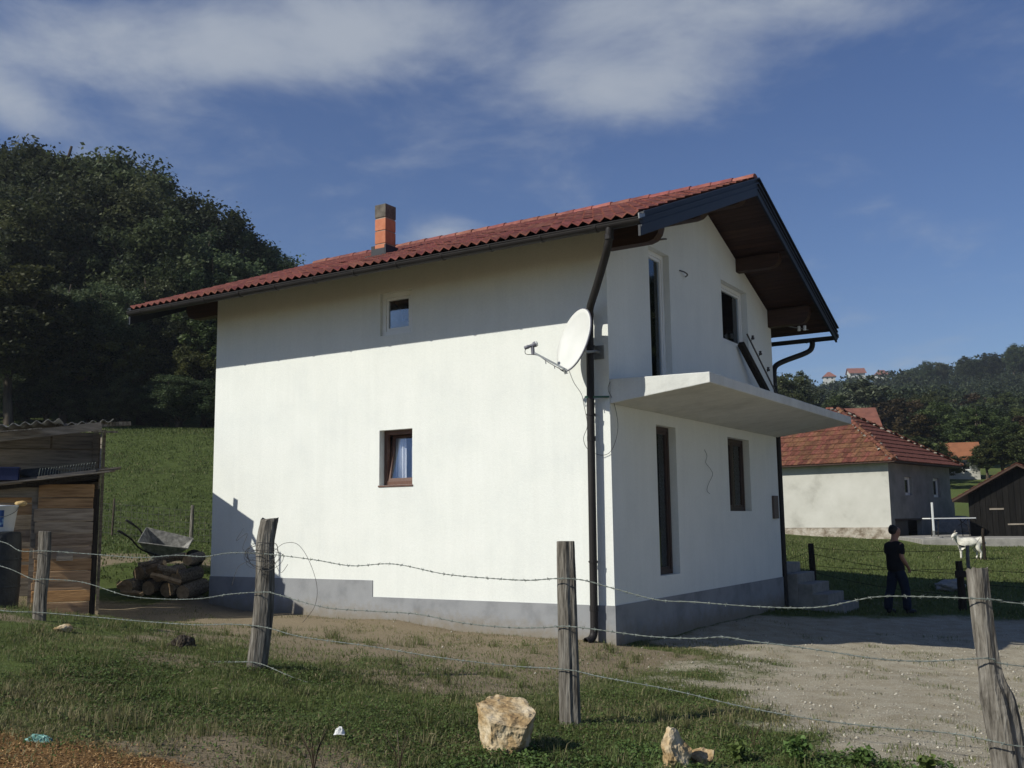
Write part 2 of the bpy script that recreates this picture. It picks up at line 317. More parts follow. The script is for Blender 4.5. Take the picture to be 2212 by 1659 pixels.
M['bluelabel'] = pm('blue_printed_label', [(0.02, 0.055, 0.17), (0.02, 0.07, 0.23), (0.30, 0.45, 0.6)], rough=0.5, scale=9, detail=2, bump=0.0, pos=[0.3, 0.60, 0.72])
M['bluecrate'] = pm('dark_blue_plastic', [(0.012, 0.018, 0.065), (0.02, 0.03, 0.09)], rough=0.5, scale=4, bump=0.05)
M['yellow'] = pm('yellow_sponge', [(0.45, 0.30, 0.12), (0.55, 0.40, 0.2)], rough=0.95, scale=20, bump=0.5)
M['tarp'] = pm('dark_tarpaulin', [(0.015, 0.017, 0.018), (0.03, 0.033, 0.034)], rough=0.55, scale=5, bump=0.5, bscale=8, bdist=0.05)
M['teal'] = pm('turquoise_plastic_bag', [(0.09, 0.20, 0.17), (0.15, 0.32, 0.28), (0.27, 0.42, 0.38)], rough=0.5, scale=9, bump=0.4, bscale=25)
M['paper'] = pm('white_paper', [(0.6, 0.6, 0.6), (0.72, 0.72, 0.7)], rough=0.8, scale=9, bump=0.2)
M['oldwall'] = pm('old_white_plaster', [(0.26, 0.25, 0.22), (0.45, 0.44, 0.40), (0.51, 0.50, 0.46)], rough=0.95, scale=0.75, detail=9, bump=0.4, bscale=30, spec=0.1, pos=[0.22, 0.46, 0.7])
M['greywall'] = pm('grey_plaster', [(0.20, 0.20, 0.19), (0.30, 0.295, 0.28)], rough=0.95, scale=1.5, bump=0.3, bscale=40, spec=0.1)
M['stone'] = pm('rough_stone_footing', [(0.17, 0.135, 0.10), (0.34, 0.30, 0.25), (0.45, 0.41, 0.36)], rough=0.95, scale=3.5, detail=9, bump=0.9, bscale=12, bdist=0.05, spec=0.1)
M['barnwood'] = pm('shade_darkened_boards', [(0.006, 0.0055, 0.005), (0.014, 0.013, 0.012)], rough=0.9, scale=3, stretch=(8, 8, 0.7), bump=0.5, bscale=12, spec=0.1, rand=0.25)  # dark timber, deepened further to stand for the unlit barn front
M['shirt'] = pm('black_cotton', [(0.010, 0.010, 0.012), (0.016, 0.016, 0.019)], rough=0.9, scale=6, bump=0.3, bscale=30, spec=0.1)
M['jeans'] = pm('dark_denim', [(0.010, 0.015, 0.028), (0.017, 0.024, 0.042)], rough=0.9, scale=8, bump=0.3, bscale=60, spec=0.1)
M['skin'] = pm('skin', [(0.30, 0.15, 0.095), (0.36, 0.19, 0.125)], rough=0.55, scale=10, bump=0.05)
M['hair'] = pm('dark_hair', [(0.010, 0.008, 0.007), (0.02, 0.016, 0.013)], rough=0.6, scale=30, bump=0.5, bscale=90)
M['goat'] = pm('white_goat_hair', [(0.55, 0.52, 0.44), (0.74, 0.71, 0.64)], rough=0.95, scale=9, stretch=(1, 3, 3), bump=0.6, bscale=40, bdist=0.02, spec=0.05)
M['goatdark'] = pm('greyish_horn', [(0.16, 0.13, 0.11), (0.24, 0.21, 0.18)], rough=0.7, scale=9, bump=0.2)
M['whitepaint'] = pm('white_gloss_paint', [(0.66, 0.67, 0.65), (0.75, 0.75, 0.73)], rough=0.5, scale=6, bump=0.1)
M['farwhite'] = pm('far_white_wall', [(0.40, 0.40, 0.38), (0.50, 0.50, 0.48)], rough=0.95, scale=0.6, bump=0)
M['farroof'] = pm('far_red_roof', [(0.14, 0.055, 0.04), (0.22, 0.085, 0.058)], rough=0.9, scale=1.5, bump=0, rand=0.2)
M['farorange'] = pm('far_orange_roof', [(0.20, 0.08, 0.04), (0.28, 0.115, 0.055)], rough=0.9, scale=1.5, bump=0.2, rand=0.1)
M['fardark'] = pm('far_dark_opening', [(0.02, 0.02, 0.022), (0.035, 0.035, 0.04)], rough=0.5, scale=1.5, bump=0)
M['leaf_dark'] = leafmat('dark_broadleaf', [(0.022, 0.032, 0.016), (0.056, 0.074, 0.033), (0.115, 0.138, 0.064)], 0.35, 0.5, 0.035)
M['leaf_mid'] = leafmat('green_broadleaf', [(0.032, 0.042, 0.017), (0.068, 0.085, 0.028), (0.115, 0.130, 0.045)], 0.35, 0.4, 0.03)
M['leaf_far'] = leafmat('far_wood_leaf', [(0.022, 0.033, 0.017), (0.042, 0.056, 0.025), (0.070, 0.084, 0.038)], 0.25, 0.0, 0.0)
M['leaf_pale'] = leafmat('pale_silver_leaf', [(0.05, 0.065, 0.035), (0.085, 0.105, 0.06), (0.15, 0.17, 0.11)], 0.25, 0.15, 0.015)
M['leaf_rust'] = leafmat('autumn_leaf', [(0.03, 0.024, 0.010), (0.06, 0.042, 0.016), (0.085, 0.06, 0.024)], 0.25, 0.2, 0.02)
M['grass'] = leafmat('meadow_grass_blades', [(0.062, 0.062, 0.024), (0.092, 0.116, 0.034), (0.132, 0.166, 0.052), (0.26, 0.215, 0.12)], 0.4, 0.0, 0.0)
M['hillgrass'] = leafmat('shaded_hill_grass', [(0.048, 0.054, 0.018), (0.074, 0.102, 0.027), (0.110, 0.142, 0.042), (0.20, 0.18, 0.09)], 0.35, 0.0, 0.0)  # left slope's partial shade is put into this darker green
M['weed'] = leafmat('broad_weed_leaves', [(0.050, 0.075, 0.020), (0.10, 0.15, 0.038), (0.15, 0.21, 0.06)], 0.3, 0.2, 0.02)
M['dry'] = leafmat('dry_stalks', [(0.07, 0.05, 0.03), (0.16, 0.12, 0.07), (0.32, 0.26, 0.16)], 0.1, 0.1, 0.01)
M['chips'] = leafmat('sawdust_chips', [(0.15, 0.08, 0.03), (0.30, 0.175, 0.07), (0.45, 0.30, 0.14)], 0.05, 0.0, 0.0)
M['pebble'] = leafmat('yard_pebbles', [(0.20, 0.18, 0.14), (0.36, 0.33, 0.27), (0.50, 0.47, 0.39)], 0.0, 0.0, 0.0)

# ------------------------------------------------------------------ terrain
_CT=np.array([
 # x,y,z
 (1.41,14.46,0),(-5.6,18.86,.30),(-4.23,18.0,.21),(-2.32,16.8,.17),(-.8,15.84,.09),(2.95,16.92,-.06),(5.45,20.9,-.10),
 (2.6,15.1,-.12),(6.5,16,-.34),(5,11,-.2),(8,13,-.35),(7.8,20.9,-.22),(12,17,-.4),(9.9,22.5,-.2),(6.4,22.5,-.12),
 (3.2,6.85,0),(.43,8.35,.1),(-2.5,10,.33),(-5.5,11.9,.66),(-8,13.5,.8),(0,0,.1),(-3,4.5,.40),(3.5,4.5,0),(-4.2,7,.52),(0,6,.12),(-7,9,.8),
 (-6.7,16.2,.3),(-9,16.4,.42),(-4,14.5,.27),(-1,12.2,.14),(2,11.5,-.05),
 (-7.0,20.2,.88),(-6.8,18.6,.45),(-8.3,26,1.3),(-11,20,1.0),(-14.6,45,5.9),(-22,45,6.1),(-6,45,5.6),(-14,35,3.4),(-28,35,4.5),(-24,20,1.8),(-20,8,1.6),
 (-1,24,.6),(3,28,.7),(0,40,2.6),
 (14.1,31.7,.38),(16.3,43,.72),(12.6,46.5,.85),(20.6,47.8,.75),(12,26,.02),(9,30,.4),(20,25,0),(24,42,.5),(20,12,-.6),(15,5,-.4),(32,32,.2),(32,50,.8),(10,58,2),(22,60,2),(-12,60,8.5),(-30,60,9.5),
 (0,-15,.1),(-20,-12,.8),(20,-12,-.4)],float)
def _phi(r2): return np.where(r2>0,r2*np.log(r2+1e-12)*.5,0)
def _fit(ct,lam=.02):
    n=len(ct);P=ct[:,:2];K=_phi(((P[:,None]-P[None])**2).sum(-1))+lam*np.eye(n)
    A=np.zeros((n+3,n+3));A[:n,:n]=K;A[:n,n]=1;A[:n,n+1:]=P;A[n,:n]=1;A[n+1:,:n]=P.T
    b=np.zeros(n+3);b[:n]=ct[:,2];return np.linalg.solve(A,b)
_CW=_fit(_CT)
def sst(a,b,x):
    t=np.clip((x-a)/(b-a),0,1);return t*t*(3-2*t)
def gz(x,y):
    x=np.asarray(x,float);y=np.asarray(y,float);sh=np.broadcast(x,y).shape
    X=np.broadcast_to(x,sh).ravel();Y=np.broadcast_to(y,sh).ravel();out=np.empty(X.size)
    for i in range(0,X.size,20000):
        a=X[i:i+20000];b=Y[i:i+20000]
        ac=np.clip(a,-32,34);bc=np.clip(b,-15,60)
        r2=(ac[:,None]-_CT[:,0])**2+(bc[:,None]-_CT[:,1])**2
        zn=_phi(r2)@_CW[:-3]+_CW[-3]+_CW[-2]*ac+_CW[-1]*bc
        lf=sst(5,-25,a-(b-60)*.05)
        far=1.2+np.maximum(b-50,0)*.128+lf*(4+np.clip(b-45,-60,60)*.16)+15*np.exp(-((a-190)/62)**2-((b-300)/110)**2)-10*sst(700,1500,b)
        far=far+1.5*np.sin(a*.021+1)*sst(80,200,b)
        w=np.maximum(sst(44,75,b),np.maximum(sst(22,34,np.abs(a)),sst(0,-15,b)))
        w=np.where(b<44,np.maximum(sst(26,34,np.abs(a)),sst(-5,-15,b)),np.maximum(sst(44,60,b),sst(26,34,np.abs(a))))
        far=np.where(b<0,.1+far*0+lf*.6,far)
        out[i:i+20000]=zn*(1-w)+far*w
    return out.reshape(sh)
def g1(x, y): return float(gz(x, y))
HC = (1.4105, 14.4587); HTH = -0.5598
HEX = np.array([math.cos(HTH), math.sin(HTH)]); HEY = np.array([-math.sin(HTH), math.cos(HTH)])
def h2w(x, y): return (HC[0] + x*HEX[0] + y*HEY[0], HC[1] + x*HEX[1] + y*HEY[1])
def masks(x, y):
    """ground cover by place: gravel, bare earth, sawdust"""
    n = fbm(x*0.7+5, y*0.7, 3, 4) - 0.5; n2 = fbm(x*2.3, y*2.3, 9, 3) - 0.5
    lx = (x-HC[0])*HEX[0] + (y-HC[1])*HEX[1]; ly = (x-HC[0])*HEY[0] + (y-HC[1])*HEY[1]
    edge = 1.9 + (14.4-y)*0.03
    gr = sst(-0.9, 1.6, x - edge + n*3.4 + n2*1.6) * sst(6.75, 8.0, y + n*2.2 + n2 + np.maximum(0, x-2.6)*1.6) * sst(1.3, -0.8, y - 19.6 - (x-6)*0.12 + n*2)
    gr = gr * np.where(ly > 0, sst(-0.1, .2, lx), 1)
    ea = sst(-6.2, -3.4, ly + n*4.2 + n2*1.6) * sst(0.5, 0.0, ly) * sst(2.2, 0.5, lx) * sst(-19, -13, lx)
    ea = ea * (1 - 0.85*sst(17.6, 18.6, y - np.maximum(0, x+6.5)*2))
    ea = np.maximum(ea, 0.8 * sst(0.50, 0.70, fbm(x*0.6+9, y*0.6+2, 21, 4)) * sst(30, 18, y))
    ea = np.maximum(ea, sst(0.05, -1.0, x - 2.6 - n*2) * 0 )
    right = sst(1.6, 2.8, x + n*1.5) * sst(9.0, 7.5, y + n*2)
    ea = np.maximum(ea, right * 0.9 * sst(2.2, 3.4, x + n2*1.5 + n))
    sd = sst(6.75, 6.2, y + n*0.7 + n2*0.4 + (x+2.5)*0.12) * sst(-1.0, -1.7, x + n*0.9)
    return gr, ea, sd
def ground_material():
    m = bpy.data.materials.new('ground_cover'); m.use_nodes = True; nt = m.node_tree; N = nt.nodes.new; L = nt.links.new
    b = nt.nodes['Principled BSDF']; b.inputs['Roughness'].default_value = 0.97; b.inputs['Specular IOR Level'].default_value = 0.08
    at = N('ShaderNodeAttribute'); at.attribute_name = 'mask'; sp = N('ShaderNodeSeparateColor'); L(at.outputs['Color'], sp.inputs[0])
    tc = N('ShaderNodeTexCoord')
    def noise(s, d=8, r=0.6):
        n = N('ShaderNodeTexNoise'); n.inputs['Scale'].default_value = s; n.inputs['Detail'].default_value = d; n.inputs['Roughness'].default_value = r
        L(tc.outputs['Object'], n.inputs['Vector']); return n.outputs['Fac']
    def ramp(f, cols, ps):
        c = N('ShaderNodeValToRGB'); c.color_ramp.elements.remove(c.color_ramp.elements[1])
        for i, (k, p) in enumerate(zip(cols, ps)):
            e = c.color_ramp.elements[0] if i == 0 else c.color_ramp.elements.new(p); e.position = p; e.color = (*k, 1)
        L(f, c.inputs[0]); return c.outputs[0]
    def mix(f, a, c):
        x = N('ShaderNodeMix'); x.data_type = 'RGBA'; L(f, x.inputs[0]); L(a, x.inputs[6]); L(c, x.inputs[7]); return x.outputs[2]
    def thr(chan, nz, lo, hi):
        a = N('ShaderNodeMath'); a.operation = 'MULTIPLY_ADD'; L(nz, a.inputs[0]); a.inputs[1].default_value = 0.9
        s2 = N('ShaderNodeMath'); s2.operation = 'SUBTRACT'; L(chan, s2.inputs[0]); s2.inputs[1].default_value = 0.45; L(s2.outputs[0], a.inputs[2])
        r = N('ShaderNodeMapRange'); r.interpolation_type = 'SMOOTHSTEP'; r.inputs['From Min'].default_value = lo; r.inputs['From Max'].default_value = hi; L(a.outputs[0], r.inputs[0]); return r.outputs[0]
    nA = noise(3.1); nB = noise(16); nC = noise(70, 6, 0.7); nD = noise(0.16, 8)
    grass = ramp(nB, [(0.062, 0.054, 0.03), (0.078, 0.086, 0.031), (0.094, 0.114, 0.038), (0.16, 0.135, 0.072)], [0.3, 0.45, 0.6, 0.75])
    mead = ramp(nD, [(0.075, 0.095, 0.030), (0.095, 0.140, 0.036), (0.125, 0.145, 0.048)], [0.3, 0.5, 0.7])
    mm = N('ShaderNodeMix'); mm.data_type = 'RGBA'; mm.inputs[0].default_value = 0.45; L(grass, mm.inputs[6]); L(mead, mm.inputs[7]); grass = mm.outputs[2]
    earth = ramp(nC, [(0.12, 0.092, 0.06), (0.235, 0.188, 0.125), (0.34, 0.285, 0.20)], [0.3, 0.5, 0.72])
    grav = ramp(nC, [(0.20, 0.165, 0.115), (0.37, 0.325, 0.245), (0.47, 0.43, 0.34), (0.58, 0.545, 0.45)], [0.28, 0.45, 0.6, 0.78])
    saw = ramp(nC, [(0.09, 0.05, 0.022), (0.22, 0.125, 0.05), (0.34, 0.21, 0.095)], [0.3, 0.5, 0.7])
    gm = N('ShaderNodeMix'); gm.data_type = 'RGBA'; gm.blend_type = 'MULTIPLY'; gm.inputs[0].default_value = 0.5
    L(grav, gm.inputs[6]); L(ramp(nA, [(0.55, 0.5, 0.42), (1, 1, 1)], [0.35, 0.62]), gm.inputs[7]); grav = gm.outputs[2]
    slope_shade = ramp(nA, [(0.044, 0.052, 0.019), (0.068, 0.092, 0.026), (0.092, 0.112, 0.037)], [0.3, 0.5, 0.7])  # darker ground green carries the shade of the left slope
    grass = mix(at.outputs['Alpha'], grass, slope_shade)
    c = mix(thr(sp.outputs[1], nB, 0.25, 0.75), grass, earth)
    c = mix(thr(sp.outputs[0], nB, 0.25, 0.75), c, grav)
    c = mix(thr(sp.outputs[2], nB, 0.3, 0.7), c, saw)
    L(c, b.inputs['Base Color'])
    bp = N('ShaderNodeBump'); bp.inputs['Strength'].default_value = 0.7; bp.inputs['Distance'].default_value = 0.03; L(nC, bp.inputs['Height']); L(bp.outputs[0], b.inputs['Normal'])
    return m
def axis(lo, hi, step, far_lo, far_hi, g=1.13):
    a = list(np.arange(lo, hi + 1e-6, step)); s = step
    while a[-1] < far_hi: s *= g; a.append(a[-1] + s)
    s = step; b = []
    p = lo
    while p > far_lo: s *= g; p -= s; b.append(p)
    return np.array(b[::-1] + a)
def micro(x, y):
    near = sst(60, 25, y) * sst(30, 16, np.abs(x))
    return ((fbm(x*1.1, y*1.1, 4, 4) - 0.5) * 0.10 + (fbm(x*4.3, y*4.3, 14, 3) - 0.5) * 0.035) * near
def gm_(x, y): return gz(x, y) + micro(np.asarray(x, float), np.asarray(y, float))
def build_ground():
    xs = axis(-11, 13, 0.15, -2600, 2600); ys = axis(4.5, 27, 0.14, -120, 3000)
    X, Y = np.meshgrid(xs, ys); Z = gm_(X, Y)
    # keep the earth flat where the house stands
    lx = (X-HC[0])*HEX[0] + (Y-HC[1])*HEX[1]; ly = (X-HC[0])*HEY[0] + (Y-HC[1])*HEY[1]
    ny, nx = X.shape; V = np.stack([X.ravel(), Y.ravel(), Z.ravel()], 1)
    i = np.arange(ny*nx).reshape(ny, nx); F = np.stack([i[:-1,:-1], i[:-1,1:], i[1:,1:], i[1:,:-1]], -1).reshape(-1, 4)
    me = bpy.data.meshes.new('ground'); me.vertices.add(len(V)); me.vertices.foreach_set('co', V.ravel())
    me.loops.add(F.size); me.loops.foreach_set('vertex_index', F.ravel().astype(np.int32))
    me.polygons.add(len(F)); me.polygons.foreach_set('loop_start', np.arange(0, F.size, 4, dtype=np.int32)); me.polygons.foreach_set('loop_total', np.full(len(F), 4, np.int32))
    me.update(); me.validate()
    me.polygons.foreach_set('use_smooth', [True]*len(me.polygons))
    gr, ea, sd = masks(X.ravel(), Y.ravel())
    slope_shade = sst(17.5, 20.5, Y.ravel()) * sst(-2, -5, X.ravel())  # mask for the shade painted over the left slope
    c = np.stack([gr, ea, sd, slope_shade], 1).astype(np.float32)
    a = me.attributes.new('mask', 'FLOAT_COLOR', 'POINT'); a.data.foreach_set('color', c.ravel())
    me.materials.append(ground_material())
    o = bpy.data.objects.new('ground', me); COL.objects.link(o); tag(o, 'grassy ground with bare earth and a pale gravel yard', None, None, 'structure')
build_ground()

# ------------------------------------------------------------------ main house
HL, HW = 8.28, 7.694; EAVE = 1.07; OF, OB = 1.06, 1.10; SL = 0.384; ZE = 5.80; TH_R = math.atan(SL)
def roof_z(y):  # top of the roof deck under the tiles
    yy = y if y <= HW/2 else HW - y
    return ZE - 0.05 + SL*(yy + EAVE)
def under_z(y): return roof_z(y) - 0.17
def wall_sheet(mb, mapf, us, zs, holes, topf=None, botf=None, depth=0.17):
    """wall face over u,z with rectangular openings and reveals; mapf(u,z,d) d=depth inwards"""
    U = sorted(set(list(us) + [h[0] for h in holes] + [h[1] for h in holes])); Zs = sorted(set(list(zs) + [h[2] for h in holes] + [h[3] for h in holes]))
    for i in range(len(U)-1):
        for j in range(len(Zs)-1):
            u0, u1, z0, z1 = U[i], U[i+1], Zs[j], Zs[j+1]
            if any(h[0] <= u0+1e-6 and u1-1e-6 <= h[1] and h[2] <= z0+1e-6 and z1-1e-6 <= h[3] for h in holes): continue
            c = [(u0, z0), (u1, z0), (u1, z1), (u0, z1)]
            if topf: c = [(u, min(z, topf(u))) for u, z in c]
            if c[2][1]-c[1][1] < 1e-5 and c[3][1]-c[0][1] < 1e-5: continue
            mb.add([mapf(u, z, 0) for u, z in c], [(0, 1, 2, 3)])
    for u0, u1, z0, z1 in holes:
        c = [(u0, z0), (u1, z0), (u1, z1), (u0, z1)]
        for k in range(4):
            a, b = c[k], c[(k+1) % 4]
            mb.add([mapf(*a, 0), mapf(*b, 0), mapf(*b, depth), mapf(*a, depth)], [(0, 1, 2, 3)])
def window(house, mapf, u0, u1, z0, z1, fmat, depth=0.17, fw=0.07, mull=None, tilt=0.0, curtain=None, sash=True, name='window'):
    """window part: frame, sash and pane at the back of the opening"""
    def bar(mb, ua, ub, za, zb, d0, d1):
        vs = [mapf(u, z, d) for d in (d0, d1) for u, z in ((ua, za), (ub, za), (ub, zb), (ua, zb))]
        mb.add(vs, [(0,1,2,3),(7,6,5,4),(0,4,5,1),(1,5,6,2),(2,6,7,3),(3,7,4,0)])
    def ring(mb, ua, ub, za, zb, w, d0, d1, tl=0.0):
        mb2 = MB()
        bar(mb2, ua, ua+w, za, zb, d0, d1); bar(mb2, ub-w, ub, za, zb, d0, d1); bar(mb2, ua+w, ub-w, za, za+w, d0, d1); bar(mb2, ua+w, ub-w, zb-w, zb, d0, d1)
        mb.v_off = None
        b = len(mb.v)
        for v in mb2.v:
            if tl:
                inw = (mapf(0, 0, 1) - mapf(0, 0, 0))
                v = v + inw * tl * (v.z - za)
            mb.v.append(v)
        mb.f += [[i+b for i in f] for f in mb2.f]
    fr = MB(); ring(fr, u0+0.001, u1-0.001, z0+0.001, z1-0.001, fw, depth-0.045, depth+0.03)
    w = fr.build(name, fmat, house); bevel(w, 0.006)
    if mull:
        mb = MB()
        for u in mull: bar(mb, u-0.035, u+0.035, z0+fw, z1-fw, depth-0.035, depth+0.02)
        mb.build('mullion', fmat, w)
    parts = [u0+fw] + [u for u in (mull or [])] + [u1-fw]
    for a, b in zip(parts[:-1], parts[1:]):
        if mull:
            a = a + (0.036 if a != u0+fw else 0.0); b = b - (0.036 if b != u1-fw else 0.0)
        s = MB(); sw = 0.045
        if sash:
            ring(s, a+0.003, b-0.003, z0+fw+0.003, z1-fw-0.003, sw, depth-0.03, depth+0.012, tilt); sh = s.build('sash', fmat, w)
        inw = (mapf(0, 0, 1) - mapf(0, 0, 0)); g = MB(); zz = z0+fw+sw-0.01
        q = [(a+sw-.01, zz), (b-sw+.01, zz), (b-sw+.01, z1-fw-sw+.01), (a+sw-.01, z1-fw-sw+.01)]
        for d in (depth-0.012, depth-0.006):
            pass
        vs = [mapf(u, z, depth-0.010) + inw*tilt*(z-zz) for u, z in q] + [mapf(u, z, depth-0.004) + inw*tilt*(z-zz) for u, z in q]
        g.add(vs, [(0,1,2,3),(7,6,5,4),(0,4,5,1),(1,5,6,2),(2,6,7,3),(3,7,4,0)]); g.build('pane', M['glass'], w)
    if curtain:
        for ca, cb in curtain:
            n = 26; cm = MB(); vs = []; 
            for k in range(n+1):
                t = k/n; u = ca + (cb-ca)*t; d = depth + 0.16 + 0.02*math.sin(t*(cb-ca)*70)
                vs += [mapf(u, z0+fw, d), mapf(u, z1-fw, d)]
            cm.add(vs, [(2*k, 2*k+2, 2*k+3, 2*k+1) for k in range(n)])
            cm.build('curtain', M['curtain'], w, smooth=True)
    return w
def main_house():
    H = thing('white_house', 'new two-storey white rendered house with grey plinth and red tiled roof', 'house', (HC[0], HC[1], 0), HTH)
    fL = lambda u, z, d: Vector((u, d, z)); fF = lambda u, z, d: Vector((-d, u, z))
    fB = lambda u, z, d: Vector((u, HW-d, z)); fG = lambda u, z, d: Vector((-HL+d, u, z))
    hL = [(-4.285, -3.595, 2.346, 3.258), (-4.285, -3.60, 4.855, 5.585)]
    hF = [(1.60, 2.38, 0.865, 3.22), (4.80, 5.98, 1.867, 3.228), (1.52, 2.34, 3.80, 6.11), (4.79, 6.22, 5.02, 6.20)]
    b = MB(); wall_sheet(b, fL, [-HL, -6.2, -2, 0], [-0.6, 1.4, 4.2, under_z(0)], hL); b.build('wall', M['render'], H)
    b = MB(); wall_sheet(b, fF, [0, HW/2, HW], [-0.8, 1.4, 4.4, 7.6], hF, topf=under_z); b.build('wall', M['render'], H)
    b = MB(); wall_sheet(b, fB, [-HL, 0], [-0.6, under_z(0)], []); b.build('wall', M['render'], H)
    b = MB(); wall_sheet(b, fG, [0, HW/2, HW], [-0.6, 7.6], [], topf=under_z); b.build('wall', M['render'], H)
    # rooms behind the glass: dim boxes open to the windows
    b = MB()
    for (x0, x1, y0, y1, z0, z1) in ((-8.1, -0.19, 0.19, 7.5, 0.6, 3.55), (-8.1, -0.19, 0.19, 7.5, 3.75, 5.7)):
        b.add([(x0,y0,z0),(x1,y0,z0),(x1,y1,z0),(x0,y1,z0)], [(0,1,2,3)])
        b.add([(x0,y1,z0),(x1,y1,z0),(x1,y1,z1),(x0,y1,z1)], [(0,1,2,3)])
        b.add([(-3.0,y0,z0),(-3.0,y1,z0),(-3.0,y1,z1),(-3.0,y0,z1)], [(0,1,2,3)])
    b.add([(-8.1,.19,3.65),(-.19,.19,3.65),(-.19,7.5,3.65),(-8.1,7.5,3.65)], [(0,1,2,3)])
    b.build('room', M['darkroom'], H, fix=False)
    # plinth, 12 mm proud, taller at the far end
    p = MB(); pr = 0.012
    p.box((-HL-pr, -pr, -0.6), (-4.406, 0.05, 0.80)); p.box((-4.406, -pr, -0.6), (pr, 0.05, 0.535))
    p.box((-0.05, 0.05, -0.8), (pr, HW+pr, 0.535))
    p.build('plinth', M['plinth'], H)
    # windows
    window(H, fL, *hL[0], M['brownframe'], depth=0.17, tilt=0.16, curtain=[(-4.2, -3.98), (-3.86, -3.62)])
    window(H, fL, *hL[1], M['whiteframe'], depth=0.10, fw=0.08)
    window(H, fF, *hF[0], M['darkframe'], depth=0.17, curtain=None)
    window(H, fF, *hF[1], M['darkframe'], depth=0.17, mull=[5.38], curtain=[(5.45, 5.8)])
    window(H, fF, *hF[2], M['whiteframe'], depth=0.15, fw=0.075)
    window(H, fF, *hF[3], M['whiteframe'], depth=0.16, fw=0.075)
    s = MB(); s.box((-4.30, -0.015, 2.318), (-3.58, 0.13, 2.344)); s.build('window_sill', M['brownframe'], H)
    # roof deck
    x0, x1 = -HL-OB, OF
    d = MB()
    for sgn in (0, 1):
        f = (lambda y: y) if sgn == 0 else (lambda y: HW-y)
        ya, yb = -EAVE+0.02, HW/2
        vs = [(x, f(y), roof_z(f(y)) - t) for t in (0.0, 0.05) for x, y in ((x0+.02, ya), (x1-.02, ya), (x1-.02, yb), (x0+.02, yb))]
        d.add(vs, [(0,1,2,3),(7,6,5,4),(0,4,5,1),(1,5,6,2),(2,6,7,3),(3,7,4,0)])
    R = d.build('roof', M['beam'], H)
    # soffit boards, running along the house under both slopes
    nb = 41; wv = (HW/2 + EAVE - 0.06)/nb
    sb = MB(); sb.box((x0+.06, 0.003, -0.022), (x1-.04, wv/math.cos(TH_R)-0.006, 0)); sme = sb.mesh('soffit_board', M['soffit'])
    for i in range(nb):
        y = -EAVE + 0.05 + i*wv
        inst('soffit_board', sme, R, (0, y, roof_z(y) - 0.062 - random.uniform(0, .004)), (TH_R, 0, 0))
        y2 = HW - y
        o = inst('soffit_board', sme, R, (x0+x1, y2, roof_z(y2) - 0.062 - random.uniform(0, .004)), (TH_R, 0, math.pi))
    # purlins with rounded ends
    for y in (0.10, 1.95, HW/2, HW-1.95, HW-0.10):
        wp = y < 0.2 or y > HW-0.2; zt = under_z(y) + 0.035; h = 0.36 if wp else 0.26
        for xa, xb, s in ((-0.3, 0.86, 1), (-HL+0.3, -HL-0.9, -1)):
            prof = [(xa, zt), (xb, zt), (xb, zt-h*0.45), (xb-s*0.03, zt-h*0.7), (xb-s*0.10, zt-h*0.92), (xb-s*0.2, zt-h), (xa, zt-h)]
            b = MB(); b.prism(prof, y-0.09, y+0.09, lambda a, c, dd: Vector((a, dd, c))); o = b.build('purlin', M['beam'], R)
    # tiles
    COLS = 31; tw = (x1-x0)/COLS; slen = (HW/2 + EAVE)/math.cos(TH_R); rows = 15; ex = slen/rows
    def tile_geo(mb, Mx=None):
        n = 8; vs = []; L_ = ex + 0.06
        for (yy, up) in ((-0.035, 0.034), (L_, 0.006)):
            for k in range(n+1):
                t = k/n; z = 0.030*math.cos(4*math.pi*t) * 0.9
                vs.append((t*tw*1.0 + 0.001, yy, up + 0.03 + z))
        fs = [(k, k+1, n+1+k+1, n+1+k) for k in range(n)]
        for k in range(n+1): vs.append((vs[k][0], -0.035, vs[k][2]-0.022))
        o = 2*(n+1); fs += [(o+k, o+k+1, k+1, k) for k in range(n)]
        mb.add(vs, fs, Mx)
    tb = MB(); tile_geo(tb); tme = tb.mesh('roof_tile', M['tile'], smooth=False, fix=False)
    cells = []
    cl = Vector((6.48, -13.0, 1.74))
    for r in range(rows):
        for c in range(COLS):
            y = -EAVE + r*ex*math.cos(TH_R); x = x0 + c*tw
            cells.append(((Vector((x, y, roof_z(y))) - cl).length, x, y))
    cells.sort(key=lambda t: t[0])
    rest = MB()
    for i, (dd, x, y) in enumerate(cells):
        z = roof_z(y)
        if i < 290:
            inst('roof_tile', tme, R, (x, y, z + random.uniform(-.004, .004)), (TH_R + random.uniform(-.006, .006), random.uniform(-.008, .008), random.uniform(-.008, .008)))
        else:
            tile_geo(rest, Matrix.Translation((x, y, z)) @ Matrix.Rotation(TH_R, 4, 'X'))
    for r in range(rows):
        for c in range(COLS):
            y = HW + EAVE - r*ex*math.cos(TH_R); x = x0 + (c+1)*tw
            tile_geo(rest, Matrix.Translation((x, y, roof_z(y))) @ Matrix.Rotation(math.pi, 4, 'Z') @ Matrix.Rotation(TH_R, 4, 'X'))
    tag(rest.build('roof_tiles', M['tile'], R, fix=False), kind='stuff')
    # ridge caps
    rc = MB(); n = 8; vs = []
    for xx, rr in ((0.0, 0.115), (0.43, 0.098)):
        for k in range(n+1):
            a = math.pi*k/n; vs.append((xx, -rr*1.15*math.cos(a), rr*0.85*math.sin(a)))
    rc.add(vs, [(k, k+1, n+1+k+1, n+1+k) for k in range(n)] + [tuple(range(n+1))[::-1], tuple(range(n+1, 2*n+2))])
    rme = rc.mesh('ridge_tile', M['tile'])
    nr = 26; st = (x1-x0)/nr
